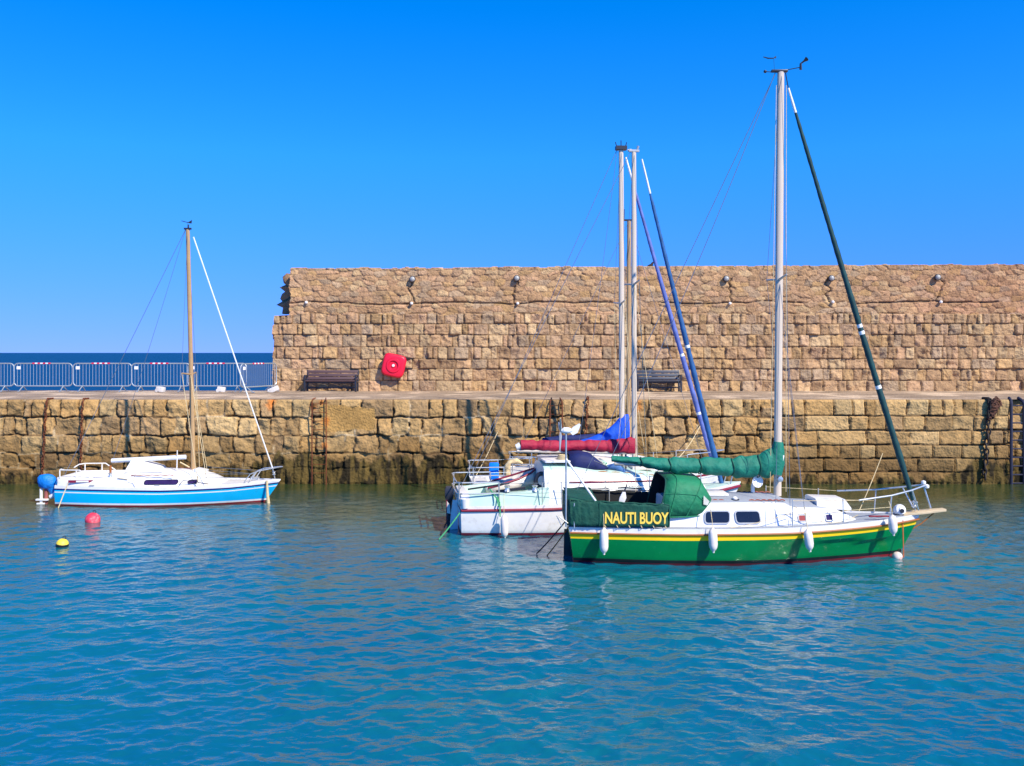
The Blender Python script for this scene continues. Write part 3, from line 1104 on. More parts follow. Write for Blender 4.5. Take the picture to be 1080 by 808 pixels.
# cabin
cabst = [(2.0, 0.74, 1.16, 1.27, 0.84, 0.72), (2.4, 0.74, 1.17, 1.29, 0.84, 0.74), (3.4, 0.74, 1.17, 1.30, 0.82, 0.72), (4.2, 0.74, 1.165, 1.29, 0.77, 0.67), (4.42, 0.75, 1.15, 1.27, 0.75, 0.65), (4.58, 0.75, 1.075, 1.19, 0.73, 0.64)]
cab = g.cabin('cabin', cabst, [M_WHITE, M_GREY])
fst = [(4.56, 0.75, 1.06, 1.18, 0.72, 0.62), (5.1, 0.76, 1.045, 1.16, 0.66, 0.56), (5.5, 0.77, 1.01, 1.11, 0.58, 0.47), (5.75, 0.78, 0.92, 0.98, 0.52, 0.40), (5.98, 0.78, 0.82, 0.84, 0.45, 0.32)]
fcab = g.cabin('fore_cabin', fst, [M_WHITE, M_GREY])
def gx(px, yl):
    return g.at(px, 500, yl).x
for a, b, sl_ in ((743.5, 768.5, 0.0), (777, 802, 0.0)):
    x0 = gx(a, -0.78)
    x1 = gx(b, -0.78)
    g.window(cabst, x0, x1, 0.83, 1.045, 0.055, cab, slant=-0.12 if a > 770 else 0.06)
for px, gl in ((846, M_RED), (876, M_PURP)):
    x0 = gx(px, -0.66)
    g.window(fst, x0 - 0.07, x0 + 0.07, 0.845, 0.95, 0.02, fcab, glass=gl, fw=0.015)
# roof fittings
mb = MB()
secs = []
for (x, z) in ((gx(855, 0) - 0.0, 1.185), (gx(886, 0), 1.165)):
    secs.append([(x, -0.42, z - 0.14), (x, -0.40, z + 0.02), (x, -0.3, z + 0.055), (x, 0.3, z + 0.055), (x, 0.40, z + 0.02), (x, 0.42, z - 0.14)])
secs.append([(gx(891, 0), -0.40, 0.98), (gx(891, 0), -0.38, 1.055), (gx(891, 0), -0.3, 1.06), (gx(891, 0), 0.3, 1.06), (gx(891, 0), 0.38, 1.055), (gx(891, 0), 0.40, 0.98)])
mb.loft(secs)
mb.build('fore_hatch', M_WHITE, fcab, smooth=30)
mb = MB()
mb.box((2.98, 0, 1.315), (0.75, 0.62, 0.05))
mb.build('sliding_hatch', M_WHITE, cab, bevel=0.015)
for (a, b) in ((738, 763), (789, 827)):
    xa, xb = gx(a, -0.5), gx(b, -0.5)
    for sg in (-1, 1):
        mb = MB()
        k = int((xb - xa) / 0.12)
        pts = [(lerp(xa, xb, i / (k * 4)), sg * 0.56, 1.235 + 0.022 * abs(math.sin(i / 4 * math.pi))) for i in range(k * 4 + 1)]
        mb.tube(pts, 0.014, 6)
        mb.build('handrail', M_BROWNT, cab)
mb = MB()
c = Vector((gx(775, -0.5), -0.5, 1.225))
mb.lathe([(0.10, 0), (0.10, 0.02), (0.085, 0.035)], 18, 0, Matrix.Translation(c))
mb.lathe([(0.055, 0.035), (0.055, 0.06), (0.03, 0.085), (0.001, 0.09)], 14, 1, Matrix.Translation(c))
mb.build('roof_vent', [M_DARKPL, M_WHITE], cab)
# cowl ventilator by the mast
c = g.at(794, 519, 0.15)
mb = MB()
mb.tube([c, c + Vector((0, 0, 0.13)), c + Vector((0.03, -0.02, 0.2)), c + Vector((0.06, -0.07, 0.235)), c + Vector((0.075, -0.12, 0.24))], [0.04, 0.04, 0.055, 0.10, 0.13], 14)
mb.build('cowl_vent', M_WHITE, cab)
# mast
gtop = g.at(823.5, 76, 0)
gm = g.mast(gx(820, 0), 1.25, gtop, 0.066, M_ALU, spreaders=((g.at(821, 295, 0).z, 0.75),))
# masthead gear
mb = MB()
mb.box(gtop + Vector((-0.03, 0, 0.02)), (0.34, 0.10, 0.045))
mb.build('masthead_cap', M_DARKPL, gm, bevel=0.008)
mb = MB()
p0 = gtop + Vector((0.05, 0, 0.03))
p1 = g.at(844, 71, 0)
mb.tube([p0, p1], 0.009, 6)
p2 = g.at(844.5, 73.5, 0)
mb.tube([g.at(844.5, 67, 0), p2], [0.022, 0.03], 8)
mb.tube([g.at(844, 67.5, 0), g.at(848, 64.5, 0), g.at(851, 62, 0)], [0.014, 0.02, 0.05], 6)
mb.build('anemometer', M_DARKPL, gm)
mb = MB()
mb.tube([g.at(817, 76, 0), g.at(816, 62, 0)], 0.003, 5)
mb.tube([g.at(805, 60, 0), g.at(810, 61.5, 0), g.at(816, 61.5, 0)], [0.008, 0.014, 0.01], 6)
q0, q1, q2 = g.at(815, 61.5, 0), g.at(818.5, 59, 0), g.at(818.5, 61.5, 0)
mb.add([q + Vector((0, dy, 0)) for dy in (-0.006, 0.006) for q in (q0, q1, q2)], [(0, 1, 2), (3, 5, 4), (0, 3, 4, 1), (1, 4, 5, 2), (2, 5, 3, 0)])
mb.build('wind_vane', M_DARKPL, gm)
mb = MB()
mb.tube([g.at(807, 75.5, 0), g.at(820, 76.5, 0)], 0.008, 6)
mb.lathe([(0.001, -0.035), (0.03, -0.02), (0.035, 0.0), (0.03, 0.02), (0.001, 0.035)], 10, 0, Matrix.Translation(g.at(807, 75.5, 0)))
mb.build('masthead_light', M_DARKPL, gm)
# boom and sail cover
mb = MB()
mb.tube([(gx(817, 0), 0, 1.82), (gx(648, 0), 0, 1.94)], 0.05, 10)
mb.build('boom', M_ALU, g.root)
B0, B1 = gx(645, 0), gx(817, 0)
def gz(py):
    return g.at(700, py, 0).z
mb = MB()
st = [(B0, gz(483.5), 0.06, 0.06)]
for px, a, b in ((665, 481.5, 489.5), (690, 482, 496), (712, 482, 499), (740, 482, 501.5), (765, 482, 502.5), (785, 481, 504), (800, 477, 506), (812, 472, 506), (817, 468, 500)):
    st.append((gx(px, 0), (gz(a) + gz(b)) / 2, (gz(a) - gz(b)) / 2 * 0.92, 0.12 + 0.05 * (px - 645) / 172))
lumpy_cover(mb, st, 28, 3, 0.08, [gx(q, 0) for q in (676, 706, 738, 772, 800)])
cov = mb.build('sail_cover', M_COVER, g.root, smooth=75)
mb = MB()
lumpy = [(g.at(px, py, 0) + Vector((0, 0, 0))) for px, py in ((817, 500), (819, 488), (820, 476), (821, 466))]
mb.tube(lumpy, [0.15, 0.17, 0.15, 0.10], 14)
mb.build('mast_wrap', M_COVER, cov, smooth=70)
for k, px in enumerate((676, 706, 738, 772, 800)):
    x = gx(px, 0)
    zc, hz, hy = (interp(x, [q[0] for q in st], [q[k2] for q in st]) for k2 in (1, 2, 3))
    mb = MB()
    ringp = [(x + 0.02 * math.sin(j * 0.9), (hy * 0.86 + 0.012) * math.cos(2 * math.pi * j / 16), zc + (hz * 0.86 + 0.012) * math.sin(2 * math.pi * j / 16)) for j in range(16)]
    mb.tube(ringp, 0.012, 5, closed=True)
    mb.build('tie', M_CANV, cov)
# a white tag of sailcloth on the mast
p = g.at(822, 486, -0.12)
mb = MB()
mb.box(p, (0.16, 0.015, 0.26), rot=Matrix.Rotation(R(12), 3, 'Y'))
mb.build('winch_plate', M_WHITE, gm, bevel=0.004)
mb = MB()
mb.lathe([(0.05, 0), (0.04, 0.03), (0.055, 0.09), (0.001, 0.1)], 14, 0, Matrix.Translation(g.at(822, 505, -0.08)) @ Matrix.Rotation(R(90), 4, 'X'))
mb.build('halyard_winch', M_STEEL, gm)
# rigging
g.furled(g.at(831.5, 93, 0), g.at(963, 527, 0), [0.020, 0.027, 0.038, 0.060, 0.066, 0.045], [M_TEALS, M_SAILW], 0.055, (0.565, 0.585, 0.715))
g.wire(gtop + Vector((0.1, 0, -0.02)), g.at(831.5, 93, 0), 0.012, M_DARKPL, 'forestay_fitting')
g.wire(g.at(963, 527, 0), g.at(966, 541, 0), 0.012, M_STEEL, 'furling_drum_stay')
mb = MB()
mb.lathe([(0.02, 0), (0.07, 0.01), (0.07, 0.03), (0.03, 0.04), (0.03, 0.09), (0.07, 0.1), (0.07, 0.12), (0.02, 0.13)], 14, 0, Matrix.Translation(g.at(964.5, 535, 0)))
mb.build('furling_drum', M_STEEL, g.root)
g.wire(gtop + Vector((-0.12, 0, -0.05)), (0.02, 0.5, 0.8), 0.0075, name='backstay')
g.wire(gtop + Vector((-0.12, 0, -0.02)), (B0, 0, gz(482)), 0.0075, name='topping_lift', drop=0.18)
zsp = g.at(821, 295, 0).z
for sg in (-1, 1):
    q = (zsp - 1.25) / (gtop.z - 1.25)
    xm = lerp(gx(820, 0), gtop.x, q)
    tip = Vector((xm - 0.06, sg * 0.75, zsp + 0.05))
    base = Vector((gx(833, sg * 0.95), sg * 0.98, 0.8))
    g.wire(gtop + Vector((0, sg * 0.05, -0.1)), tip, 0.005)
    g.wire(tip, base, 0.005)
    g.wire(Vector((xm, sg * 0.06, zsp - 0.1)), base + Vector((0.32, 0, 0)), 0.005)
    g.wire(Vector((xm, sg * 0.06, zsp - 0.1)), base + Vector((-0.3, 0, 0)), 0.005)
# halyards beside the mast
g.wire(gtop + Vector((0.10, -0.06, -0.3)), (gx(829, -0.1), -0.1, 1.35), 0.007, M_ROPE, 'halyard')
g.wire(gtop + Vector((-0.11, -0.06, -0.3)), (gx(812, -0.1), -0.12, 1.35), 0.007, M_ROPE, 'halyard')
# sprayhood
mb = MB()
hoops = [(gx(695, -0.85), gx(702, -0.6), 0.86, 0.95, 1.70), (gx(706, -0.85), gx(714, -0.6), 0.87, 0.95, 1.72), (gx(724, -0.85), gx(740, -0.6), 0.83, 0.95, 1.66), (gx(738, -0.78), gx(749, -0.4), 0.77, 0.96, 1.30)]
secs = []
for (xb, xt, hw, zb, zt) in hoops:
    sec = []
    for i in range(17):
        a = math.pi * i / 16
        cy, cz = math.cos(a), math.sin(a)
        y = -hw * math.copysign(abs(cy) ** 0.32, cy)
        q = abs(cz) ** 0.5
        sec.append((lerp(xb, xt, q), y, lerp(zb, zt, q)))
    secs.append(sec)
mb.loft(secs, 0, close=False, caps=False)
sp = mb.build('sprayhood', [M_CANV2, M_INSHADE], g.root, smooth=60)
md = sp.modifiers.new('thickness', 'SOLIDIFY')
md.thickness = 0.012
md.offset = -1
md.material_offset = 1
sd_ = secs[2][4]
sd2 = secs[3][4]
mb = MB()
A_, B_ = Vector(secs[2][1]), Vector(secs[2][3])
C_, D_ = Vector(secs[3][1]), Vector(secs[3][3])
def qd(u, v):
    return A_.lerp(B_, v).lerp(C_.lerp(D_, v), u)
off = Vector((0.02, -0.035, 0.01))
mb.add([qd(0.62, 0.15) + off, qd(0.9, 0.35) + off, qd(0.86, 0.95) + off, qd(0.35, 0.9) + off], [(0, 1, 2, 3)])
mb.build('sprayhood_window', M_CLEAR, sp, smooth=0, solid=0.006)
mb = MB()
e0 = [Vector(p) for p in secs[0]]
mb.tube(e0, 0.016, 6)
mb.build('sprayhood_hoop', M_CANV, sp)
for q_ in (1, 2):
    mb = MB()
    mb.tube([Vector(p) * 1.0 + Vector((0, -0.004 if p[1] < 0 else 0.004, 0.004)) for p in secs[q_]], 0.010, 6)
    mb.build('seam', M_CANV2, sp)
mb = MB()
mb.tube([Vector(s_[0]) + Vector((0, -0.006, 0.0)) for s_ in secs], 0.014, 6)
mb.tube([Vector(s_[2]) + Vector((0, -0.006, 0.0)) for s_ in secs], 0.007, 6)
mb.build('hem', M_CANV2, sp)
# weather cloth around the cockpit
zt_ = lambda x: interp(x, [0, 0.6, 2.0], [1.31, 1.29, 1.235])
path = [(1.99, -1.075), (1.3, -1.045), (0.62, -1.00), (0.25, -0.97), (0.02, -0.92), (-0.05, -0.80), (-0.06, -0.4), (-0.06, 0.4), (-0.05, 0.80), (0.02, 0.92), (0.25, 0.97), (0.62, 1.0), (1.3, 1.045), (1.99, 1.075)]
pts = []
for i in range(len(path) - 1):
    for q in range(8):
        u = q / 8
        pts.append((lerp(path[i][0], path[i + 1][0], u), lerp(path[i][1], path[i + 1][1], u)))
pts.append(path[-1])
rowsz = 9
V = []
for i, (x, y) in enumerate(pts):
    n_ = Vector((0, -1 if y < 0 else 1, 0))
    flat = 1 if 0.62 <= x else 0.0
    for k in range(rowsz):
        v = k / (rowsz - 1)
        z = lerp(0.79, zt_(x) - (0.06 if y > 0.5 else 0) + 0.012 * math.sin(i * 0.8), v)
        wob = 0.012 * math.sin(i * 0.9 + v * 3) + 0.01 * math.sin(i * 2.1 - v * 5) + 0.02 * math.sin(v * 3.1) * (1 - flat)
        if flat and y < 0 and 0.25 < v < 0.85:
            wob *= 0.15
        V.append((x, y + math.copysign(wob, y) * (1 if abs(y) > 0.6 else 0) - (0.02 if y < 0 else -0.02), z))
mb = MB()
mb.add(V, [(i * rowsz + k, i * rowsz + k + 1, (i + 1) * rowsz + k + 1, (i + 1) * rowsz + k) for i in range(len(pts) - 1) for k in range(rowsz - 1)])
cloth = mb.build('weather_cloth', [M_CANV, M_INSHADE], g.root, smooth=60)  # inner face painted black in place of the cockpit shadow
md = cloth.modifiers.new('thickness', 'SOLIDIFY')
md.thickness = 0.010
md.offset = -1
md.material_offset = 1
# seams of the cloth
for x in (0.60, 1.985):
    y = -interp(x, [0.62, 1.3, 1.99], [1.00, 1.045, 1.075]) - 0.026
    mb = MB()
    mb.tube([(x, y, 0.80), (x + 0.004, y - 0.008, 1.0), (x, y, zt_(x))], 0.012, 6)
    mb.build('seam', M_CANV, cloth)
mb = MB()
mb.tube([(x, -interp(x, [0.0, 0.62, 1.3, 1.99], [0.93, 1.00, 1.045, 1.075]) - 0.022, zt_(x) + 0.006 * math.sin(x * 21)) for x in [0.05 + 1.93 * i / 30 for i in range(31)]], 0.016, 6)
mb.build('hem', M_CANV, cloth)
# stern canvas top
mb = MB()
V = []
for i in range(9):
    for j in range(9):
        u, v = i / 8, j / 8
        V.append((lerp(-0.03, 0.56, u), lerp(-0.98, 0.98, v) * lerp(0.9, 1.0, u), lerp(1.30, 1.285, u) + 0.03 * math.sin(u * 7 + v * 9) * 0.5 + 0.03 * math.sin(math.pi * v)))
mb.add(V, [(i * 9 + j, i * 9 + j + 1, (i + 1) * 9 + j + 1, (i + 1) * 9 + j) for i in range(8) for j in range(8)])
mb.build('cloth_top', M_CANV, cloth, smooth=60, solid=0.01)
# grommet ties at the cloth foot
for i in range(6):
    x = lerp(0.7, 1.9, i / 5)
    y = -interp(x, [0.62, 1.3, 1.99], [1.00, 1.045, 1.075]) - 0.035
    mb = MB()
    mb.tube([(x, y, 0.82), (x + 0.02, y - 0.02, 0.785), (x + 0.03, y + 0.03, 0.76)], 0.008, 5)
    mb.build('tie', M_ROPE, cloth)
# the name
cu = bpy.data.curves.new('lettering', 'FONT')
cu.body = 'NAUTI BUOY'
cu.size = 0.35
cu.extrude = 0.004
cu.offset = 0.0085
cu.space_character = 0.98
to = bpy.data.objects.new('lettering_source', cu)
col.objects.link(to)
bpy.context.view_layer.update()
dg = bpy.context.evaluated_depsgraph_get()
me = bpy.data.meshes.new_from_object(to.evaluated_get(dg))
bpy.data.objects.remove(to)
co = np.empty(len(me.vertices) * 3, np.float32)
me.vertices.foreach_get('co', co)
co = co.reshape(-1, 3)
w0, w1 = co[:, 0].min(), co[:, 0].max()
xa, xb = g.at(638, 545, -1.03).x, g.at(706, 545, -1.07).x - 0.02
za, zb_ = g.at(670, 552.3, -1.04).z, g.at(670, 539.8, -1.04).z
z0_, z1_ = co[:, 1].min(), co[:, 1].max()
fx = (co[:, 0] - w0) / (w1 - w0)
X_ = lerp(xa, xb, fx)
Y_ = -np.interp(X_, [0.62, 1.3, 1.99], [1.00, 1.045, 1.075]) - 0.036 + co[:, 2] * -1.0
Z_ = za + (co[:, 1] - z0_) / (z1_ - z0_) * (zb_ - za)
me.vertices.foreach_set('co', np.stack([X_, Y_, Z_], -1).astype(np.float32).ravel())
me.update()
me.materials.clear()
me.materials.append(M_LET)
lo = bpy.data.objects.new('boat_name', me)
col.objects.link(lo)
lo.parent = cloth
lo['label'] = 'golden letters reading NAUTI BUOY on dark green cloth'
# stern: cockpit coaming and pushpit inside the cloth
g.rail('pushpit', [[(1.9, sg * 1.0, 1.22), (0.6, sg * 0.95, 1.26), (0.05, sg * 0.85, 1.28)] for sg in (-1, 1)] + [[(0.05, -0.85, 1.28), (0.0, 0, 1.28), (0.05, 0.85, 1.28)]] + [[(x, sg * 0.96, 0.75), (x, sg * 0.96, 1.25)] for sg in (-1, 1) for x in (0.1, 1.0, 1.88)], 0.013)
# pulpit and bowsprit
yp = 0.34
def pul(px, py, y):
    return g.at(px, py, y)
mb = MB()
for sg in (-1, 1):
    top_ = [Vector((gx(905, -0.6), sg * 0.66, 1.26)), Vector((gx(940, -0.4), sg * 0.42, 1.32)), Vector((gx(960, -0.2), sg * 0.25, 1.40)), Vector((gx(974, 0), sg * 0.06, 1.475))]
    mb.tube(top_, 0.019, 8)
    mb.tube([top_[1], Vector((gx(938, -0.4), sg * 0.42, 0.83))], 0.014, 8)
    mb.tube([top_[2] + Vector((0.02, 0, 0)), Vector((gx(966, 0), sg * 0.13, 0.97))], 0.017, 8)
mb.tube([Vector((gx(974, 0), -0.06, 1.475)), Vector((gx(976, 0), 0, 1.48)), Vector((gx(974, 0), 0.06, 1.475))], 0.019, 8)
mb.tube([Vector((gx(974, 0), 0, 1.47)), Vector((gx(981.5, 0), 0, 0.99))], 0.019, 8)
pulp = mb.build('pulpit', M_STEEL, g.root)
for dx, dz in ((974, 509), (977.5, 513)):
    mb = MB()
    mb.lathe([(0.001, -0.05), (0.045, -0.03), (0.05, 0.0), (0.045, 0.03), (0.001, 0.05)], 12, 0, Matrix.Translation(g.at(dx, dz, -0.03)))
    mb.build('navigation_lamp', M_WHITE, pulp)
mb = MB()
a, b = g.at(950, 542, 0), g.at(996, 537.5, 0)
secs = []
for q in (0, 0.5, 0.92, 1):
    c = a.lerp(b, q)
    hw = 0.15 if q < 0.9 else 0.10
    secs.append([c + Vector((0, -hw, -0.025)), c + Vector((0, hw, -0.025)), c + Vector((0, hw, 0.025)), c + Vector((0, -hw, 0.025))])
mb.loft(secs)
mb.build('bowsprit', mat('weathered_plank', S(206, 184, 146), 0.7, var=0.15, vscale=10, stretch=(0.3, 3, 3)), g.root, bevel=0.006)
mb = MB()
mb.tube([g.at(985, 541, 0), g.at(972, 552, 0), g.at(962, 558, 0)], 0.013, 6)
mb.build('bobstay', M_WOOD, g.root)
# lifelines and stanchions
for sg in (-1, 1):
    pts = [Vector((gx(905, -0.6), sg * 0.66, 1.26))]
    for px in (868, 836, 790):
        x = gx(px, -1.0)
        pts.append(Vector((x, sg * (g.beam(x) - 0.06), 1.30)))
    for k in range(3):
        x, y, z = pts[k + 1]
        if k != 1:
            continue
        mb = MB()
        mb.tube([(x, y, g.sheer(x) - 0.02), (x, y, 1.33)], 0.012, 8)
        mb.build('stanchion', M_STEEL, g.root)
    p6 = Vector((gx(890, -0.8), sg * (g.beam(gx(890, -0.8)) - 0.06), 0.8))
    mb = MB()
    mb.tube([p6, p6 + Vector((-0.01, 0, 0.5))], 0.012, 8)
    mb.build('stanchion', M_STEEL, g.root)
    g.wire(Vector((gx(905, -0.6), sg * 0.66, 1.26)), p6 + Vector((0, 0, 0.47)), 0.006, M_ROPE, 'lifeline')
    g.wire(p6 + Vector((0, 0, 0.47)), pts[2], 0.006, M_ROPE, 'lifeline')
    g.wire(Vector((gx(938, -0.4), sg * 0.43, 1.08)), p6 + Vector((0, 0, 0.26)), 0.006, M_ROPE, 'lifeline')
    g.wire(p6 + Vector((0, 0, 0.24)), Vector((pts[2].x, pts[2].y, 1.04)), 0.006, M_ROPE, 'lifeline')
# loose sheets along the side deck
mb = MB()
mb.tube(sag(g.at(905, 543, -0.72), g.at(838, 534, -0.85), 0.24, 14), 0.008, 5)
mb.build('sheet', M_ROPE, g.root)
mb = MB()
mb.tube(sag(g.at(838, 540, -0.85), g.at(770, 557, -1.0), 0.03, 10), 0.007, 5)
mb.build('sheet', M_ROPE, g.root)
mb = MB()
mb.tube(sag(g.at(906, 539, -0.6), g.at(931, 478, 0.1), 0.03, 10), 0.008, 5)
mb.build('lazy_jib_sheet', M_ROPE, g.root)
mb = MB()
mb.tube(sag(g.at(700, 490, 0.1), g.at(752, 488, 0.0), 0.03, 8), 0.012, 6)
mb.tube(sag(g.at(700, 493, 0.05), g.at(740, 491.5, 0.0), 0.02, 8), 0.012, 6)
mb.build('mainsheet', M_ROPE, g.root)
# windlass on the foredeck
c = g.at(949, 538, -0.05)
mb = MB()
mb.lathe([(0.001, -0.10), (0.10, -0.09), (0.125, -0.05), (0.125, 0.02), (0.10, 0.07), (0.05, 0.09), (0.04, 0.11), (0.001, 0.11)], 18, 0, Matrix.Translation(c) @ Matrix.Rotation(R(70), 4, 'X'))
mb.tube([c + Vector((0, -0.1, 0)), c + Vector((0, -0.13, 0.0))], 0.045, 12, mi=1)
mb.box(c + Vector((0, 0.0, -0.12)), (0.2, 0.16, 0.08), 1)
mb.build('windlass', [M_WHITE, M_DARKPL], g.root, smooth=40)
mb = MB()
mb.box(g.at(927, 544.5, -0.45), (0.42, 0.03, 0.03))
mb.build('bow_handrail', M_RED, g.root, bevel=0.006)
# wind generator on its pole at the stern quarter
P = lambda px, py: g.at(px, py, -0.88)
mb = MB()
mb.tube([Vector((P(597, 555).x, -0.88, 0.76)), P(597, 456)], 0.019, 10)
wg = mb.build('generator_pole', M_GALV, g.root)
mb = MB()
mb.tube([P(597, 484), g.at(630, 531, -0.95)], 0.021, 8)
mb.build('pole_brace', M_WHITE, wg)
mb = MB()
c = P(597, 454)
mb.tube([c + Vector((-0.10, 0, -0.01)), c + Vector((-0.04, 0, 0)), c + Vector((0.06, 0, 0.0)), c + Vector((0.14, 0, 0.0))], [0.03, 0.065, 0.06, 0.02], 12)
v0 = [P(601, 456), P(604, 450.5), P(611, 446.5), P(612.5, 448), P(609, 456.5), P(604, 459)]
mb.add([q + Vector((0, -0.02, 0)) for q in v0] + [q + Vector((0, 0.02, 0)) for q in v0], [tuple(range(6)), tuple(reversed(range(6, 12)))] + [(i, (i + 1) % 6, 6 + (i + 1) % 6, 6 + i) for i in range(6)])
mb.build('wind_generator', M_WHITE, wg, smooth=30)
for k in range(3):
    a = R(20 + 120 * k)
    mb = MB()
    hub = c + Vector((-0.11, 0, -0.01))
    tip = hub + Vector((-0.02, math.cos(a) * 0.42, math.sin(a) * 0.42))
    mb.tube([hub, hub.lerp(tip, 0.25), tip], [0.012, 0.03, 0.01], 6)
    mb.build('turbine_blade', M_FRAME, wg)
# mooring gear of the stern
mb = MB()
mb.tube([g.at(599, 552, -0.9), g.at(590, 545, -0.9)], 0.012, 6)
mb.tube([g.at(593, 556, -0.9), g.at(587, 544, -0.85)], 0.010, 6)
mb.build('stern_fairlead', M_STEEL, g.root)
# rudder
mb = MB()
secs = []
for z, a, b in ((-0.4, -0.05, 0.16), (0.1, -0.06, 0.12), (0.55, -0.05, 0.06)):
    secs.append([(a, -0.02, z), (b, -0.03, z), (b, 0.03, z), (a, 0.02, z)])
mb.loft(secs)
mb.build('rudder', M_BLACK, g.root)

# paddle standing in the cockpit
c = g.at(657, 524, -0.55)
pd = empty('paddle', c + Vector((g.X0, g.Y0, 0)))
tag(pd, 'white paddle leaning in the cockpit of the green boat beside the name cloth', 'paddle')
mb = MB()
blade = [(-0.10, -0.15), (-0.07, -0.02), (-0.01, 0.10), (0.05, 0.10), (0.07, -0.02), (0.02, -0.14), (-0.04, -0.18)]
mb.add([(x, -0.02, z) for x, z in blade] + [(x, 0.02, z) for x, z in blade], [tuple(range(7)), tuple(reversed(range(7, 14)))] + [(i, (i + 1) % 7, 7 + (i + 1) % 7, 7 + i) for i in range(7)])
mb.build('blade', M_WHITE, pd, bevel=0.006)
mb = MB()
mb.tube([(0.02, 0, 0.08), (0.09, 0.05, 0.26)], 0.016, 8)
mb.tube([(-0.03, 0, -0.15), (-0.2, 0.1, -0.75)], 0.014, 8)
mb.build('shaft', M_DARKPL, pd)

# fenders
def fender(px, ptop, pbot, yl, boat, label, w_=0.088, lean=0.0, up=0.42, inward=0.25):
    a = boat.world(boat.at(px, ptop, yl))
    b = boat.world(boat.at(px + lean, pbot, yl))
    hgt = (a - b).length
    o = empty('fender', b)
    tag(o, label, 'fender', 'white fenders hung over the boats\' sides')
    ax = (a - b).normalized()
    M = ax.to_track_quat('Z', 'Y').to_matrix().to_4x4()
    mb = MB()
    prof = [(0.001, 0.0), (0.022, 0.0), (0.026, 0.035), (0.055, 0.06), (w_ * 0.88, 0.10), (w_, 0.16), (w_, hgt * 0.6), (w_ * 0.94, hgt * 0.8), (w_ * 0.7, hgt * 0.91), (0.03, hgt * 0.96), (0.024, hgt), (0.001, hgt)]
    mb.lathe(prof, 18, 0, M)
    mb.build('fender_body', M_FENDER, o, smooth=60)
    mb = MB()
    top_ = a - b
    mb.tube([top_ - ax * 0.02, top_ + Vector((0.0, 0.03, 0.1)), top_ + Vector((0.0, inward, up))], 0.007, 5)
    mb.build('lanyard', M_ROPE, o)
    return o
fender(637, 556.5, 585, -1.12, g, 'white fender hanging below the lettered cloth at the green boat\'s stern', inward=0.12, up=0.3)
fender(751.5, 556.5, 583, -1.25, g, 'white fender on the green boat below its aftmost cabin window', lean=1.0)
fender(851.5, 558, 582, -1.16, g, 'white leaning fender on the green boat below the fore cabin', lean=3.0, inward=0.18)
fender(941, 543, 565, -0.66, g, 'white fender hanging at the bow of the green boat', lean=1.5, inward=0.18, up=0.25)

# ================================================================== WHITE BOAT (nearest of the raft)
a_ = Boat('sailing_boat', -1.32, 23.0, R(7.5))
AL = 7.15
a_.hull(AL, 2.4, 0.80, [(0, 0.70), (0.3, 0.72), (0.6, 0.80), (1, 1.02)], 0.8, 0.05,
        [('w', -0.4, 0), ('w', -0.12, 0), ('w', 0.06, 1), ('s', -0.14, 2), ('s', -0.075, 1), ('s', 0.0, 1)],
        [M_MAROON, M_WHITE, M_MAROON], well=(0.5, 2.0), floor=0.35, kmid=0.12, kst=0.25, deckm=M_MINT)
tag(a_.root, 'white sailing boat with maroon stripe and crimson boom cover, behind the green boat', 'sailing boat', 'sailing boats moored in the harbour')
for sg in (-1, 1):
    mb = MB()
    mb.tube(a_.gunwale_path(0.02, AL - 0.03, sg, -0.105, 0.01, 40), 0.03, 8)
    mb.build('rub_rail', M_MAROON, a_.root)
ast = [(0.18, 0.68, 0.90, 0.93, 1.02, 0.95)]
# coamings either side of the cockpit
for sg in (-1, 1):
    secs = []
    for (x, zt, hw) in ((0.15, 0.92, 0.93), (0.8, 0.97, 0.98), (1.5, 1.0, 1.02), (2.1, 1.10, 1.02)):
        secs.append([(x, sg * hw, 0.66), (x, sg * (hw - 0.07), zt), (x, sg * (hw - 0.25), zt + 0.01), (x, sg * (hw - 0.30), 0.6)])
    mb = MB()
    mb.loft(secs)
    mb.build('coaming', M_MINT, a_.root, smooth=30, bevel=0.015)
mb = MB()
mb.box((0.12, 0, 0.80), (0.22, 1.75, 0.26))
mb.build('stern_locker', M_WHITE, a_.root, bevel=0.03)
ast = [(2.0, 0.68, 1.42, 1.62, 1.0, 0.78), (2.8, 0.70, 1.40, 1.60, 1.0, 0.78), (3.3, 0.72, 1.33, 1.50, 1.0, 0.76), (4.3, 0.75, 1.25, 1.42, 0.95, 0.70), (5.3, 0.80, 1.12, 1.28, 0.78, 0.54), (6.1, 0.88, 0.98, 1.02, 0.5, 0.32)]
acab = a_.cabin('cabin', ast, [M_WHITE, M_MINT])
mb = MB()
pts = [(x, a_.side_y(ast, x, 1.16) - 0.008, lerp(1.20, 1.17, (x - 2.6) / 2.1)) for x in [2.6 + 2.1 * i / 12 for i in range(13)]]
mb.tube(pts, 0.018, 6)
mb.build('cabin_stripe', M_MAROON, acab)
for (x0, x1) in ((3.0, 3.55), (3.75, 4.35)):
    a_.window(ast, x0, x1, 0.93, 1.06, 0.05, acab, glass=M_GLASS)
a_.window(ast, 4.75, 5.15, 0.96, 1.06, 0.045, acab, glass=M_PURP)
mb = MB()
mb.box((3.15, 0, 1.585), (0.95, 0.7, 0.06))
mb.build('sliding_hatch', M_MINT, acab, bevel=0.015)
mb = MB()
mb.box((2.35, 0.0, 1.66), (0.62, 1.3, 0.05))
mb.build('bridge_deck_lid', M_WHITE, acab, bevel=0.015)
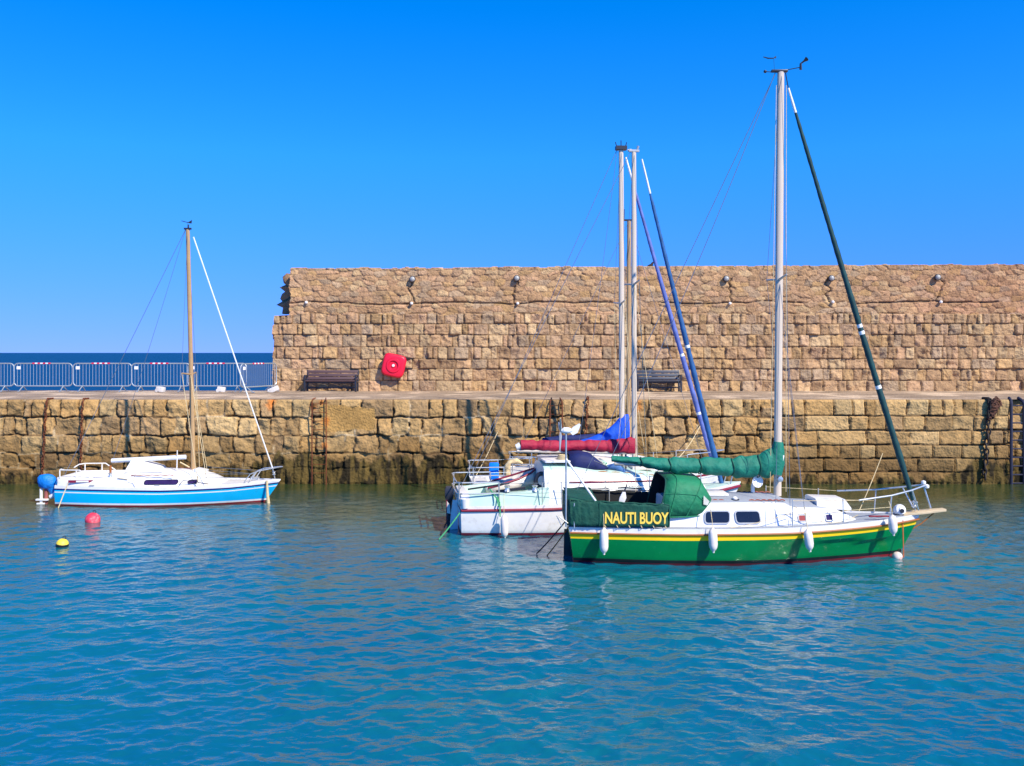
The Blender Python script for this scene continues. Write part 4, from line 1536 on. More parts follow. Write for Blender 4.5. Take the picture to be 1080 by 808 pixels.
# little navy sprayhood with grey window
mb = MB()
secs = []
for (xb, xt, hw, zb, zt) in ((2.62, 2.66, 0.60, 1.45, 1.84), (2.95, 2.98, 0.60, 1.45, 1.86), (3.28, 3.2, 0.58, 1.45, 1.82), (3.62, 3.55, 0.54, 1.45, 1.54)):
    secs.append([(lerp(xb, xt, abs(math.sin(math.pi * i / 14)) ** 0.5), -hw * math.copysign(abs(math.cos(math.pi * i / 14)) ** 0.35, math.cos(math.pi * i / 14)), lerp(zb, zt, abs(math.sin(math.pi * i / 14)) ** 0.5)) for i in range(15)])
mb.loft(secs, 0, close=False, caps=False)
sh_ = mb.build('sprayhood', M_NAVYC, a_.root, smooth=60, solid=0.012)
mb = MB()
A_, B_, C_, D_ = Vector(secs[2][1]), Vector(secs[2][6]), Vector(secs[3][1]), Vector(secs[3][6])
off = Vector((0.02, -0.02, 0.02))
mb.add([A_.lerp(B_, 0.1) + off, A_.lerp(B_, 0.9) + off, C_.lerp(D_, 0.9) + off, C_.lerp(D_, 0.1) + off], [(0, 1, 2, 3)])
mb.build('sprayhood_window', M_CLEAR, sh_, smooth=0, solid=0.006)
# mast, boom, cover
atop = a_.at(668.5, 160, 0)
xam = a_.at(669, 480, 0).x
am = a_.mast(xam, 1.35, atop, 0.052, M_ALU, spreaders=((a_.at(668, 300, 0).z, 0.7),))
mb = MB()
mb.box(atop + Vector((0, 0, 0.02)), (0.26, 0.09, 0.05))
mb.tube([atop + Vector((0.08, 0, 0.03)), atop + Vector((0.11, 0, 0.14))], [0.02, 0.035], 8)
mb.tube([atop + Vector((-0.16, 0, 0.03)), atop + Vector((-0.06, 0, 0.05))], 0.02, 8)
mb.build('masthead_fitting', M_FRAME, am)
e0, e1 = a_.at(548, 469, 0), a_.at(668, 470, 0)
mb = MB()
mb.tube([a_.at(545, 475.5, 0), a_.at(667, 477.5, 0)], 0.045, 10)
mb.build('boom', M_ALU, a_.root)
mb = MB()
st = []
for px, t_, b_ in ((549, 464, 475), (575, 464.5, 475.5), (600, 464.5, 476), (640, 464, 477), (655, 463, 478), (664, 461, 480), (670, 460, 481)):
    p, q = a_.at(px, t_, 0), a_.at(px, b_, 0)
    st.append((p.x, (p.z + q.z) / 2, (p.z - q.z) / 2, 0.11))
lumpy_cover(mb, st, 22, 8, 0.05, [a_.at(q, 470, 0).x for q in (566, 590, 616, 640)])
cv = mb.build('sail_cover', M_REDC, a_.root, smooth=75)
mb = MB()
p = a_.at(546.5, 471, 0)
mb.tube([p + Vector((-0.05, 0, -0.02)), p + Vector((0.05, 0, 0.02))], [0.07, 0.09], 10)
mb.build('boom_end_flap', M_SAILW, cv)
a_.furled(a_.at(677, 168, 0), a_.at(763, 518, 0), [0.02, 0.028, 0.04, 0.065, 0.072, 0.05], [M_BLUES, M_SAILW], 0.10, (0.55,))
a_.wire(atop + Vector((-0.08, 0, 0)), (0.05, 0.0, 0.95), 0.007, name='backstay')
zsp = a_.at(668, 300, 0).z
for sg in (-1, 1):
    q = (zsp - 1.35) / (atop.z - 1.35)
    xm = lerp(xam, atop.x, q)
    tip = Vector((xm - 0.06, sg * 0.7, zsp + 0.05))
    base = Vector((xam + 0.05, sg * 1.08, 0.82))
    a_.wire(atop + Vector((0, sg * 0.04, -0.1)), tip, 0.005)
    a_.wire(tip, base, 0.007, M_ROPE)
    a_.wire(Vector((xm, sg * 0.05, zsp)), base + Vector((0.35, 0, 0)), 0.007, M_ROPE)
    a_.wire(Vector((xm, sg * 0.05, zsp)), base + Vector((-0.3, 0, 0)), 0.007, M_ROPE)
# rails
def stern_rail(bt, x0, x1, w_, z0, z1, nm='pushpit', r=0.016):
    L_ = []
    for zq in (z1, lerp(z0, z1, 0.52)):
        L_.append([(x1, -w_, zq), (x0 + 0.12, -w_, zq), (x0, -w_ + 0.12, zq), (x0, w_ - 0.12, zq), (x0 + 0.12, w_, zq), (x1, w_, zq)])
    for x, y in ((x1, -w_), (x0 + 0.05, -w_ + 0.05), (x0 + 0.05, w_ - 0.05), (x1, w_)):
        L_.append([(x, y, z0), (x, y, z1)])
    return bt.rail(nm, L_, r)
stern_rail(a_, -0.08, 0.9, 0.96, 0.70, 1.24)
for sg in (-1, 1):
    xs_ = [1.9, 2.35, 3.4, 4.5, 5.6]
    for x in xs_:
        mb = MB()
        mb.tube([(x, sg * (a_.beam(x) - 0.07), a_.sheer(x) - 0.03), (x, sg * (a_.beam(x) - 0.07), a_.sheer(x) + 0.52)], 0.012, 8)
        mb.build('stanchion', M_STEEL, a_.root)
    for q in (0.27, 0.5):
        mb = MB()
        mb.tube([(0.9, sg * 0.96, 0.72 + q)] + [(x, sg * (a_.beam(x) - 0.07), a_.sheer(x) + q) for x in xs_] + [(6.6, sg * 0.33, 0.98 + q)], 0.006, 5)
        mb.build('lifeline', M_WIRE, a_.root)
a_.rail('pulpit', [[(5.9, sg * 0.62, 1.48), (6.6, sg * 0.36, 1.52), (7.1, sg * 0.1, 1.55), (7.15, 0, 1.55)] for sg in (-1, 1)] + [[(5.9, sg * 0.62, 0.9), (5.9, sg * 0.62, 1.48)] for sg in (-1, 1)] + [[(6.8, sg * 0.22, 0.98), (6.95, sg * 0.18, 1.54)] for sg in (-1, 1)], 0.014)
mb = MB()
mb.box((1.2, -0.75, 1.03), (0.7, 0.10, 0.05), rot=Matrix.Rotation(R(-6), 3, 'Y'))
mb.tube([(0.25, 0.0, 0.95), (1.25, -0.15, 1.10)], 0.022, 8)
mb.build('tiller', M_DARKPL, a_.root)
# rudder and outboard on the stern
mb = MB()
mb.loft([[(a, -0.025, z), (b, -0.03, z), (b, 0.03, z), (a, 0.025, z)] for z, a, b in ((-0.4, -0.20, 0.02), (0.2, -0.18, 0.0), (0.70, -0.12, 0.0))])
mb.build('rudder', M_WHITE, a_.root)
mb = MB()
c = Vector((-0.16, 0.62, 0.62))
mb.loft([[c + Vector((dx * k, dy * k, z)) for dx, dy in ((-0.11, -0.09), (0.09, -0.1), (0.09, 0.1), (-0.11, 0.09))] for z, k in ((-0.05, 0.7), (0.05, 1), (0.25, 1), (0.33, 0.7))])
mb.tube([c + Vector((0, 0, 0)), c + Vector((-0.02, 0, -0.85))], [0.07, 0.045], 10)
mb.build('outboard_motor', M_DARKPL, a_.root, smooth=50)
mb = MB()
mb.lathe([(0.001, 0), (0.08, 0), (0.09, 0.05), (0.115, 0.20), (0.12, 0.22), (0.11, 0.22), (0.001, 0.19)], 16, 0, Matrix.Translation(a_.at(490.5, 536, -0.95)))
o = mb.build('bucket', M_WHITE, smooth=40)
o.location = (a_.X0, a_.Y0, 0)
o.rotation_euler = (0, 0, a_.a)
tag(o, 'small white bucket hanging on the stern rail of the white boat', 'bucket')
# deck gear of the white boat
for x, yy in ((1.75, -0.93), (1.75, 0.93), (1.1, -0.9)):
    mb = MB()
    mb.lathe([(0.075, 0), (0.06, 0.03), (0.05, 0.08), (0.075, 0.12), (0.05, 0.14), (0.001, 0.14)], 14, 0, Matrix.Translation((x, yy, 1.02)))
    mb.build('sheet_winch', M_STEEL, a_.root)
for sg in (-1, 1):
    mb = MB()
    pts = [(3.3 + 1.9 * i / 24, sg * lerp(0.66, 0.46, i / 24), interp(3.3 + 1.9 * i / 24, [2.8, 3.3, 4.3, 5.3], [1.42, 1.36, 1.28, 1.15]) + 0.035 + 0.03 * abs(math.sin(i / 4 * math.pi))) for i in range(25)]
    mb.tube(pts, 0.014, 6)
    mb.build('handrail', M_WOOD, acab)
mb = MB()
mb.box((4.55, -0.05, 1.43), (0.55, 0.5, 0.08))
mb.box((4.55, -0.05, 1.475), (0.4, 0.36, 0.02), 1)
mb.build('fore_hatch', [M_CREAM, M_WHITE], acab, bevel=0.012)
mb = MB()
mb.tube([(4.02, -0.25, 1.38), (4.02, -0.25, 1.78)], 0.02, 8)
mb.tube([(4.12, -0.25, 1.38), (4.12, -0.25, 1.78)], 0.02, 8)
mb.tube([(3.98, -0.25, 1.62), (4.16, -0.25, 1.62)], 0.016, 8)
mb.build('mast_pulpit', M_BENCHW, acab)
mb = MB()
mb.tube(sag((3.3, -0.35, 1.56), (4.1, -0.2, 1.46), 0.02, 8), 0.018, 6)
mb.tube(sag((2.9, -0.9, 1.05), (3.55, -0.35, 1.60), 0.03, 8), 0.013, 6)
mb.tube(sag((3.0, -0.95, 1.02), (3.62, -0.35, 1.58), 0.03, 8), 0.013, 6)
mb.build('control_line', M_ROPEG, a_.root)
mb = MB()
mb.tube([(3.6, -0.45, 1.50), (3.8, -0.48, 1.51), (3.95, -0.5, 1.43), (4.05, -0.56, 1.30)], [0.05, 0.08, 0.07, 0.04], 10)
o = mb.build('blue_cloth', mat('faded_blue_cloth', S(70, 110, 160), 0.85, var=0.2, bump=0.02, bscale=12), smooth=70)
o.location = (a_.X0, a_.Y0, 0)
o.rotation_euler = (0, 0, a_.a)
tag(o, 'crumpled faded blue cloth lying on the white boat\'s cabin roof', 'cloth')
mb = MB()
for k in range(5):
    rr_ = 0.16 - 0.012 * k
    mb.tube([(2.55 + rr_ * math.cos(2 * math.pi * i / 16), -0.35 + 0.05 * k * 0.3 + rr_ * math.sin(2 * math.pi * i / 16), 1.70 + 0.02 * k) for i in range(16)], 0.014, 5, closed=True)
mb.build('coiled_line', M_ROPE, a_.root)
# red and white pennant
p = a_.world(a_.at(471, 541, 0.2))
o = empty('pennant', p)
tag(o, 'small red and white flag behind the white boat\'s stern', 'flag')
mb = MB()
mb.tube([(0.0, 0, -0.25), (0.0, 0, 0.32)], 0.012, 6)
mb.build('staff', M_MAROON, o)
mb = MB()
mb.add([(0.0, 0, 0.30), (0.0, 0, 0.0), (0.10, -0.03, -0.02), (0.08, -0.02, 0.2)], [(0, 1, 2, 3)])
mb.build('flag_cloth', M_CREAM, o, smooth=0, solid=0.008)
fender(531.5, 543, 568, -1.27, a_, 'white fender on the white boat\'s side, near its stern', lean=1.0, inward=0.2, up=0.45)

# tender lashed across the white boat's cockpit
p = a_.world(Vector((0.80, 0.60, 0.68)))
td = empty('dinghy', p, a_.a + R(3))
td.rotation_euler[1] = R(-12)
tag(td, 'small white dinghy with maroon gunwale lying on the white boat\'s aft deck', 'dinghy')
secs = []
for x, hb, zb, zt in ((0.0, 0.36, 0.06, 0.26), (0.3, 0.42, 0.0, 0.28), (0.8, 0.40, 0.0, 0.31), (1.15, 0.26, 0.06, 0.36), (1.38, 0.03, 0.2, 0.42)):
    secs.append([(x, -hb, zt), (x, -hb * 0.9, lerp(zb, zt, 0.4)), (x, -hb * 0.5, zb), (x, 0, zb - 0.02), (x, hb * 0.5, zb), (x, hb * 0.9, lerp(zb, zt, 0.4)), (x, hb, zt)])
mb = MB()
mb.loft(secs, 0, close=False, caps=False)
mb.add(secs[0], [tuple(range(7))])
mb.build('hull', M_CREAM, td, smooth=60, solid=0.02)
mb = MB()
mb.tube([Vector(s_[0]) for s_ in secs] + [Vector(s_[6]) for s_ in reversed(secs)], 0.026, 8)
mb.build('gunwale', M_MAROON, td)
for x in (0.35, 0.85):
    mb = MB()
    mb.box((x, 0, 0.2), (0.16, 0.78, 0.03))
    mb.build('thwart', M_WHITE, td, bevel=0.006)
# tyre used as a fender
p = a_.world(a_.at(571.5, 507, -0.55))
o = empty('tyre', p)
tag(o, 'black rubber tyre hung in front of the white boat\'s cabin', 'tyre')
mb = MB()
ring = [(0.15 * math.cos(2 * math.pi * i / 18), 0, 0.17 * math.sin(2 * math.pi * i / 18)) for i in range(18)]
mb.tube(ring, 0.055, 10, closed=True)
mb.build('tyre_ring', M_DARKPL, o)
# green warp tied over the side
mb = MB()
mb.tube([a_.world(q) for q in (a_.at(523, 522, -0.85), a_.at(527, 530, -1.1), a_.at(527.5, 545, -1.22))], 0.016, 6)
mb.tube([a_.world(q) for q in (a_.at(516, 515, -0.8), a_.at(524, 526, -1.05), a_.at(526, 534, -1.2))], 0.016, 6)
o = mb.build('mooring_rope', M_ROPEG)
tag(o, 'green rope tied over the white boat\'s side above its fender', 'rope', 'mooring ropes of the boats')
mb = MB()
mb.tube(sag(a_.world(a_.at(487, 538, -0.9)), at(463, 569, 21.6) * 1.0, 0.02, 8), 0.016, 6)
o = mb.build('mooring_rope', M_ROPEG)
tag(o, 'pale green rope running down from the white boat\'s stern into the water', 'rope', 'mooring ropes of the boats')
mb = MB()
mb.tube(sag(a_.world(a_.at(474, 545, 0.1)), at(465, 564, 22.2), 0.0, 4), 0.018, 6)
o = mb.build('mooring_rope', M_ROPED)
tag(o, 'black rope slanting into the water behind the white boat\'s rudder', 'rope', 'mooring ropes of the boats')
mb = MB()
mb.tube(sag(g.world(g.at(597, 549, -0.7)), at(566, 584, 20.1), 0.02, 8), 0.014, 6)
o = mb.build('mooring_rope', M_ROPED)
tag(o, 'black rope slanting from the green boat\'s stern into the water', 'rope', 'mooring ropes of the boats')
mb = MB()
mb.tube(sag(g.world(g.at(600, 555, -0.6)), at(577, 586, 19.95), 0.02, 8), 0.012, 6)
o = mb.build('mooring_rope', M_ROPEO)
tag(o, 'faded orange rope slanting from the green boat\'s stern into the water', 'rope', 'mooring ropes of the boats')
mb = MB()
mb.tube([g.world(g.at(952, 545, -0.25)), g.world(g.at(953, 588, -0.35))], 0.011, 6)
o = mb.build('mooring_rope', M_ROPEO)
tag(o, 'orange rope dropping from the green boat\'s bow to a small float', 'rope', 'mooring ropes of the boats')

# ================================================================== SECOND BOAT OF THE RAFT (blue sail cover)
b_ = Boat('sailing_boat', at(497, 0, 25.5).x, 25.5, R(6))
b_.hull(7.0, 2.2, 0.78, [(0, 0.84), (0.3, 0.84), (0.6, 0.90), (1, 1.08)], 0.8, 0.05,
        [('w', -0.4, 0), ('w', -0.12, 0), ('w', 0.06, 1), ('s', -0.13, 2), ('s', -0.07, 1), ('s', 0.0, 1)],
        [M_NAVY, M_WHITE, M_MAROON], well=(0.5, 1.9), floor=0.4, deckm=M_WHITE)
tag(b_.root, 'white sailing boat with bright blue sail cover, between the crimson boom and the quay', 'sailing boat', 'sailing boats moored in the harbour')
bst = [(1.9, 0.8, 1.35, 1.5, 0.9, 0.72), (3.2, 0.82, 1.32, 1.46, 0.88, 0.7), (4.2, 0.86, 1.26, 1.4, 0.8, 0.6), (5.4, 0.92, 1.05, 1.1, 0.5, 0.3)]
bcab = b_.cabin('cabin', bst, [M_WHITE, M_CREAM])
for x0 in (2.3, 3.2):
    b_.window(bst, x0, x0 + 0.6, 1.0, 1.16, 0.05, bcab)
btop = b_.at(655, 157, 0)
xbm = b_.at(656, 470, 0).x
bm_ = b_.mast(xbm, 1.35, btop, 0.060, M_ALU, spreaders=((b_.at(655, 320, 0).z, 0.7),))
mb = MB()
mb.box(btop + Vector((0, 0, 0.02)), (0.30, 0.2, 0.10))
for dx in (-0.12, 0.0, 0.12):
    mb.tube([btop + Vector((dx, 0, 0.05)), btop + Vector((dx * 1.3, 0, 0.18 + 0.05 * (dx == 0)))], 0.012, 6)
mb.build('masthead_fitting', M_DARKPL, bm_)
# blue cover: low along the boom, climbing the mast
mb = MB()
st = []
for px, t_, bt_ in ((611, 464.5, 467.5), (625, 460.5, 468), (637, 455, 468.5), (645, 449, 469), (652, 442, 469), (658, 437, 468), (663, 437, 467)):
    p, q = b_.at(px, t_, 0), b_.at(px, bt_, 0)
    st.append((p.x, (p.z + q.z) / 2, (p.z - q.z) / 2, 0.15))
lumpy_cover(mb, st, 18, 5, 0.05)
b_cv = mb.build('sail_cover', M_BLUEC, b_.root, smooth=75)
mb = MB()
mb.tube([b_.at(607, 470, 0), b_.at(656, 471, 0)], 0.045, 10)
mb.build('boom', M_ALU, b_.root)
b_.furled(b_.at(660, 166, 0), b_.at(757.5, 506, 0), [0.025, 0.03, 0.04, 0.065, 0.07, 0.05], [M_LAV, M_SAILW], 0.09, (0.6, 0.78))
b_.wire(btop + Vector((-0.1, 0, 0)), (0.05, 0, 1.0), 0.0075, name='backstay')
b_.wire(btop + Vector((-0.1, 0, 0)), (st[0][0], 0, st[0][1]), 0.006, name='topping_lift', drop=0.1)
for sg in (-1, 1):
    zsp = b_.at(655, 320, 0).z
    tip = Vector((xbm - 0.06, sg * 0.7, zsp + 0.05))
    base = Vector((xbm + 0.1, sg * 0.98, 0.9))
    b_.wire(btop + Vector((0, sg * 0.04, -0.1)), tip, 0.005)
    b_.wire(tip, base, 0.007, M_ROPE)
    b_.wire(Vector((xbm, sg * 0.05, zsp)), base + Vector((0.4, 0, 0)), 0.007, M_ROPE)
stern_rail(b_, -0.05, 0.8, 0.86, 0.84, 1.28)
b_.rail('pulpit', [[(5.8, sg * 0.55, 1.52), (6.6, sg * 0.3, 1.56), (7.0, 0, 1.58)] for sg in (-1, 1)] + [[(5.8, sg * 0.55, 0.95), (5.8, sg * 0.55, 1.52)] for sg in (-1, 1)] + [[(6.7, sg * 0.2, 1.02), (6.7, sg * 0.24, 1.56)] for sg in (-1, 1)], 0.014)
for sg in (-1, 1):
    xs_ = [1.7, 2.9, 4.1, 5.2]
    for x in xs_:
        mb = MB()
        mb.tube([(x, sg * (b_.beam(x) - 0.07), b_.sheer(x) - 0.03), (x, sg * (b_.beam(x) - 0.07), b_.sheer(x) + 0.5)], 0.012, 8)
        mb.build('stanchion', M_STEEL, b_.root)
    mb = MB()
    mb.tube([(0.8, sg * 0.86, 1.28)] + [(x, sg * (b_.beam(x) - 0.07), b_.sheer(x) + 0.48) for x in xs_] + [(5.8, sg * 0.55, 1.5)], 0.006, 5)
    mb.build('lifeline', M_WIRE, b_.root)
mb = MB()
p = b_.at(521, 497, -0.7)
o = MB().box((0, 0, 0), (0.26, 0.12, 0.46)).build('fender_board', M_BFEND, bevel=0.05)
o.location = b_.world(p)
tag(o, 'bright blue rounded board fastened upright at the raft\'s stern rail', 'fender board')
# gaiters and gear: pale bundle beside the dinghy
pts_ = [(538, 497), (535, 489), (540, 486), (546, 487), (550, 490)]
mb = MB()
mb.tube([b_.at(p_[0], p_[1], -0.75) for p_ in ((536, 503), (535, 492), (538, 487), (545, 486), (551, 489))], [0.07, 0.09, 0.06, 0.07, 0.03], 10)
o = mb.build('sail_bag', mat('cream_cloth', S(226, 200, 150), 0.8, var=0.2, bump=0.03, bscale=10), smooth=70)
o.location = (b_.X0, b_.Y0, 0)
o.rotation_euler = (0, 0, b_.a)
tag(o, 'cream cloth bundle tied to the rail behind the small dinghy', 'bundle')

# ================================================================== THIRD BOAT OF THE RAFT (navy boom cover)
c_ = Boat('sailing_boat', at(538, 0, 28.2).x, 28.2, R(3))
c_.hull(6.6, 2.1, 0.78, [(0, 0.80), (0.5, 0.82), (1, 1.05)], 0.7, 0.05,
        [('w', -0.4, 0), ('w', -0.12, 0), ('w', 0.06, 1), ('s', -0.12, 2), ('s', 0.0, 2)],
        [M_RED, M_NAVY, M_WHITE], deckm=M_WHITE)
tag(c_.root, 'navy hulled sailing boat with short gold mast, farthest of the three rafted beside the quay', 'sailing boat', 'sailing boats moored in the harbour')
cst = [(1.6, 0.78, 1.25, 1.36, 0.8, 0.62), (3.2, 0.8, 1.22, 1.34, 0.78, 0.6), (4.4, 0.85, 1.0, 1.08, 0.55, 0.35)]
ccab = c_.cabin('cabin', cst, [M_WHITE, M_WHITE])
c_.window(cst, 2.0, 3.0, 0.98, 1.1, 0.05, ccab)
ctop = c_.at(663.5, 233, 0)
xcm = c_.at(663, 470, 0).x
cm_ = c_.mast(xcm, 1.25, ctop, 0.056, M_GOLD)
mb = MB()
mb.box(ctop + Vector((-0.05, 0, 0.02)), (0.28, 0.08, 0.05))
mb.tube([ctop + Vector((-0.15, 0, 0.04)), ctop + Vector((-0.14, 0, 0.35))], 0.01, 6)
mb.build('masthead_fitting', M_DARKPL, cm_)
mb = MB()
st = []
for px, t_, bt_ in ((572, 462, 466), (590, 459.5, 466.5), (620, 458, 466.5), (645, 456, 467), (662, 452, 467)):
    p, q = c_.at(px, t_, 0), c_.at(px, bt_, 0)
    st.append((p.x, (p.z + q.z) / 2, (p.z - q.z) / 2, 0.12))
lumpy_cover(mb, st, 16, 2, 0.06)
mb.build('sail_cover', M_NAVYC, c_.root, smooth=75)
mb = MB()
mb.tube([c_.at(570, 467, 0), c_.at(663, 468, 0)], 0.04, 10)
mb.build('boom', M_ALU, c_.root)
c_.wire(ctop, c_.at(748, 508, 0), 0.006, name='forestay')
c_.wire(ctop, (0.05, 0, 0.85), 0.006, name='backstay')
for sg in (-1, 1):
    c_.wire(ctop + Vector((0, 0, -0.2)), (xcm + 0.1, sg * 0.95, 0.85), 0.006)
stern_rail(c_, -0.02, 0.7, 0.78, 0.8, 1.25)

# ================================================================== BLUE BOAT
l = Boat('sailing_boat', -12.72, 27.2)
LL = 6.08
l.hull(LL, 2.1, 0.80, [(0, 0.58), (0.5, 0.55), (0.8, 0.58), (1, 0.645)], 0.78, -0.05,
       [('w', -0.4, 0), ('w', -0.12, 0), ('w', 0.05, 1), ('w', 0.10, 2), ('s', -0.20, 1), ('s', -0.17, 2), ('s', -0.13, 3), ('s', -0.085, 1), ('s', 0.0, 1)],
       [M_RED, M_WHITE, M_BLUEH, M_NAVY], kmid=0.12, kst=0.3, kbow=0.5, well=(0.4, 1.9), floor=0.3)
tag(l.root, 'sky blue and white sailing boat with bare gold mast, alone on the left', 'sailing boat', 'sailing boats moored in the harbour')
def lx(px, y=0.0):
    return l.at(px, 500, y).x
for sg in (-1, 1):
    secs = []
    for (x, zt, hw) in ((0.06, 0.80, 0.82), (0.6, 0.80, 0.90), (1.3, 0.80, 0.95), (2.05, 0.84, 0.97)):
        secs.append([(x, sg * hw, 0.54), (x, sg * (hw - 0.06), zt), (x, sg * (hw - 0.22), zt + 0.01), (x, sg * (hw - 0.26), 0.5)])
    mb = MB()
    mb.loft(secs)
    mb.build('coaming', M_WHITE, l.root, smooth=30, bevel=0.012)
mb = MB()
mb.box((0.09, 0, 0.68), (0.14, 1.5, 0.24))
mb.build('stern_locker', M_WHITE, l.root, bevel=0.03)
lst = [(lx(135), 0.53, 0.74, 0.80, 0.96, 0.84), (lx(140), 0.53, 0.78, 0.96, 0.95, 0.82), (lx(150), 0.53, 0.80, 0.98, 0.95, 0.80), (lx(180), 0.53, 0.79, 0.95, 0.890, 0.726), (lx(205), 0.54, 0.76, 0.92, 0.84, 0.66), (lx(222), 0.55, 0.72, 0.82, 0.72, 0.5), (lx(236), 0.56, 0.60, 0.62, 0.58, 0.38)]
lcab = l.cabin('cabin', lst, [M_WHITE, M_WHITE])
# pop-up hatch garage
secs = []
for px, zt, hw in ((138.5, 1.00, 0.42), (143, 1.215, 0.40), (150, 1.175, 0.40), (169, 1.02, 0.38), (171, 0.97, 0.38)):
    x = lx(px)
    secs.append([(x, -hw, 0.9), (x, -hw + 0.02, zt - 0.03), (x, -hw + 0.08, zt), (x, hw - 0.08, zt), (x, hw - 0.02, zt - 0.03), (x, hw, 0.9)])
mb = MB()
mb.loft(secs)
mb.build('hatch_garage', M_WHITE, lcab, smooth=30)
x0, x1 = lx(152.5, -0.85), lx(186.5, -0.85)
l.window(lst, x0, x1, 0.615, 0.72, 0.05, lcab, glass=M_PURP, frame=M_DARKPL, fw=0.012)
x0 = lx(203, -0.75)
l.window(lst, x0 - 0.13, x0 + 0.10, 0.625, 0.705, 0.038, lcab, glass=M_PURP, frame=M_DARKPL, fw=0.012)
for sg in (-1, 1):
    mb = MB()
    xa, xb = lx(138, -0.8), lx(183, -0.8)
    k = 5
    pts = [(lerp(xa, xb, i / (k * 4)), sg * 0.80, 0.845 + 0.02 * abs(math.sin(i / 4 * math.pi))) for i in range(k * 4 + 1)]
    mb.tube(pts, 0.012, 6)
    mb.build('handrail', M_BROWNT, lcab)
mb = MB()
mb.box((lx(212), 0, 0.90), (0.3, 0.5, 0.07), rot=Matrix.Rotation(R(12), 3, 'Y'))
mb.build('fore_hatch', M_WHITE, lcab, bevel=0.015)
ltop = l.at(198, 242, 0)
xlm = lx(204)
lm = l.mast(xlm, 0.90, ltop, 0.052, M_GOLD, spreaders=((l.at(200, 395, 0).z, 0.6),))
mb = MB()
mb.box(ltop + Vector((0, 0, 0.02)), (0.2, 0.08, 0.05))
mb.tube([ltop + Vector((0.02, 0, 0.05)), ltop + Vector((0.02, 0, 0.14))], 0.02, 6)
mb.build('masthead_cap', M_DARKPL, lm)
mb = MB()
mb.tube([ltop + Vector((0, 0, 0.03)), l.at(197.5, 235, 0)], 0.004, 5)
mb.tube([l.at(191.5, 233, 0), l.at(201, 235.5, 0)], 0.010, 6)
q0, q1, q2 = l.at(198, 234.8, 0), l.at(202.5, 232, 0), l.at(202, 236, 0)
mb.add([q + Vector((0, dy, 0)) for dy in (-0.006, 0.006) for q in (q0, q1, q2)], [(0, 1, 2), (3, 5, 4), (0, 3, 4, 1), (1, 4, 5, 2), (2, 5, 3, 0)])
mb.build('wind_vane', M_DARKPL, lm)
mb = MB()
a, b = l.at(118, 486, 0), l.at(196, 482, 0)
mb.tube([a, b], 0.065, 10)
mb.build('boom', mat('white_boom_paint', (0.72, 0.75, 0.76), 0.35), l.root)
mb = MB()
mb.tube([l.at(190, 487.5, 0), l.at(200, 493, 0)], 0.02, 8)
mb.build('kicking_strap', M_ROPE, l.root)
mb = MB()
mb.tube([l.at(187, 475, -0.3), l.at(186.5, 495, -0.3)], 0.016, 6)
mb.build('ventilator_stick', M_WHITE, lcab)
l.wire(l.at(204, 250, 0), l.at(287.5, 494, 0), 0.018, M_SAILW, 'furled_forestay')
l.wire(l.at(287.5, 494, 0), l.at(290, 505, 0), 0.014, M_STEEL, 'forestay_tail')
mb = MB()
mb.lathe([(0.01, 0), (0.05, 0.01), (0.05, 0.03), (0.02, 0.05), (0.05, 0.08), (0.05, 0.1), (0.01, 0.11)], 12, 0, Matrix.Translation(l.at(289, 501, 0)))
mb.build('furling_drum', M_STEEL, l.root)
l.wire(ltop + Vector((-0.06, 0, 0)), (0.05, -0.35, 0.8), 0.008, name='backstay')
l.wire(ltop + Vector((-0.06, 0, 0)), l.at(119, 485, 0), 0.006, name='topping_lift', drop=0.1)
zsp = l.at(200, 395, 0).z
for sg in (-1, 1):
    q = (zsp - 0.9) / (ltop.z - 0.9)
    xm = lerp(xlm, ltop.x, q)
    tip = Vector((xm - 0.06, sg * 0.6, zsp + 0.05))
    base = Vector((lx(210, sg * 0.8), sg * 0.86, 0.58))
    l.wire(ltop + Vector((0, sg * 0.04, -0.2)), tip, 0.005)
    l.wire(tip, base, 0.009, M_ROPE)
    l.wire(Vector((xm, sg * 0.05, zsp)), base + Vector((0.25, 0, 0)), 0.009, M_ROPE)
# rails
l.rail('pushpit', [[(0.05, sg * 0.55, 1.0), (0.12, sg * 0.78, 1.0), (0.7, sg * 0.84, 1.0), (0.98, sg * 0.86, 0.80)] for sg in (-1, 1)] + [[(0.05, -0.55, 1.0), (0.02, -0.3, 0.94)], [(0.05, 0.55, 1.0), (0.02, 0.3, 0.94)]] + [[(0.12, sg * 0.78, 0.78), (0.12, sg * 0.78, 1.0)] for sg in (-1, 1)] + [[(0.6, sg * 0.83, 0.78), (0.6, sg * 0.83, 1.0)] for sg in (-1, 1)], 0.017, mat('painted_rail', (0.78, 0.76, 0.70), 0.4))
pts = []
for sg in (-1, 1):
    pts.append([(lx(262, 0), sg * 0.42, 0.62), (lx(268, 0), sg * 0.40, 0.84), (lx(276, 0), sg * 0.30, 0.92), (lx(296, 0), sg * 0.06, 1.0), (lx(298, 0), 0, 1.0)])
    pts.append([(lx(266, 0), sg * 0.38, 0.62), (lx(273, 0), sg * 0.33, 0.90)])
l.rail('pulpit', pts, 0.015)
for sg in (-1, 1):
    mb = MB()
    mb.tube([(lx(268, 0), sg * 0.4, 0.84), (lx(216, sg * 0.8), sg * 0.84, 0.90)], 0.006, 5)
    mb.build('lifeline', M_WIRE, l.root)
    mb = MB()
    mb.tube([(lx(266, 0), sg * 0.4, 0.74), (lx(216, sg * 0.8), sg * 0.84, 0.80)], 0.006, 5)
    mb.build('lifeline', M_WIRE, l.root)
mb = MB()
mb.tube([l.at(116.5, 503, -0.1), l.at(116.5, 491, -0.1)], 0.035, 8)
mb.build('tiller_post', M_WOOD, l.root)
mb = MB()
c = l.at(112, 504.5, -0.82)
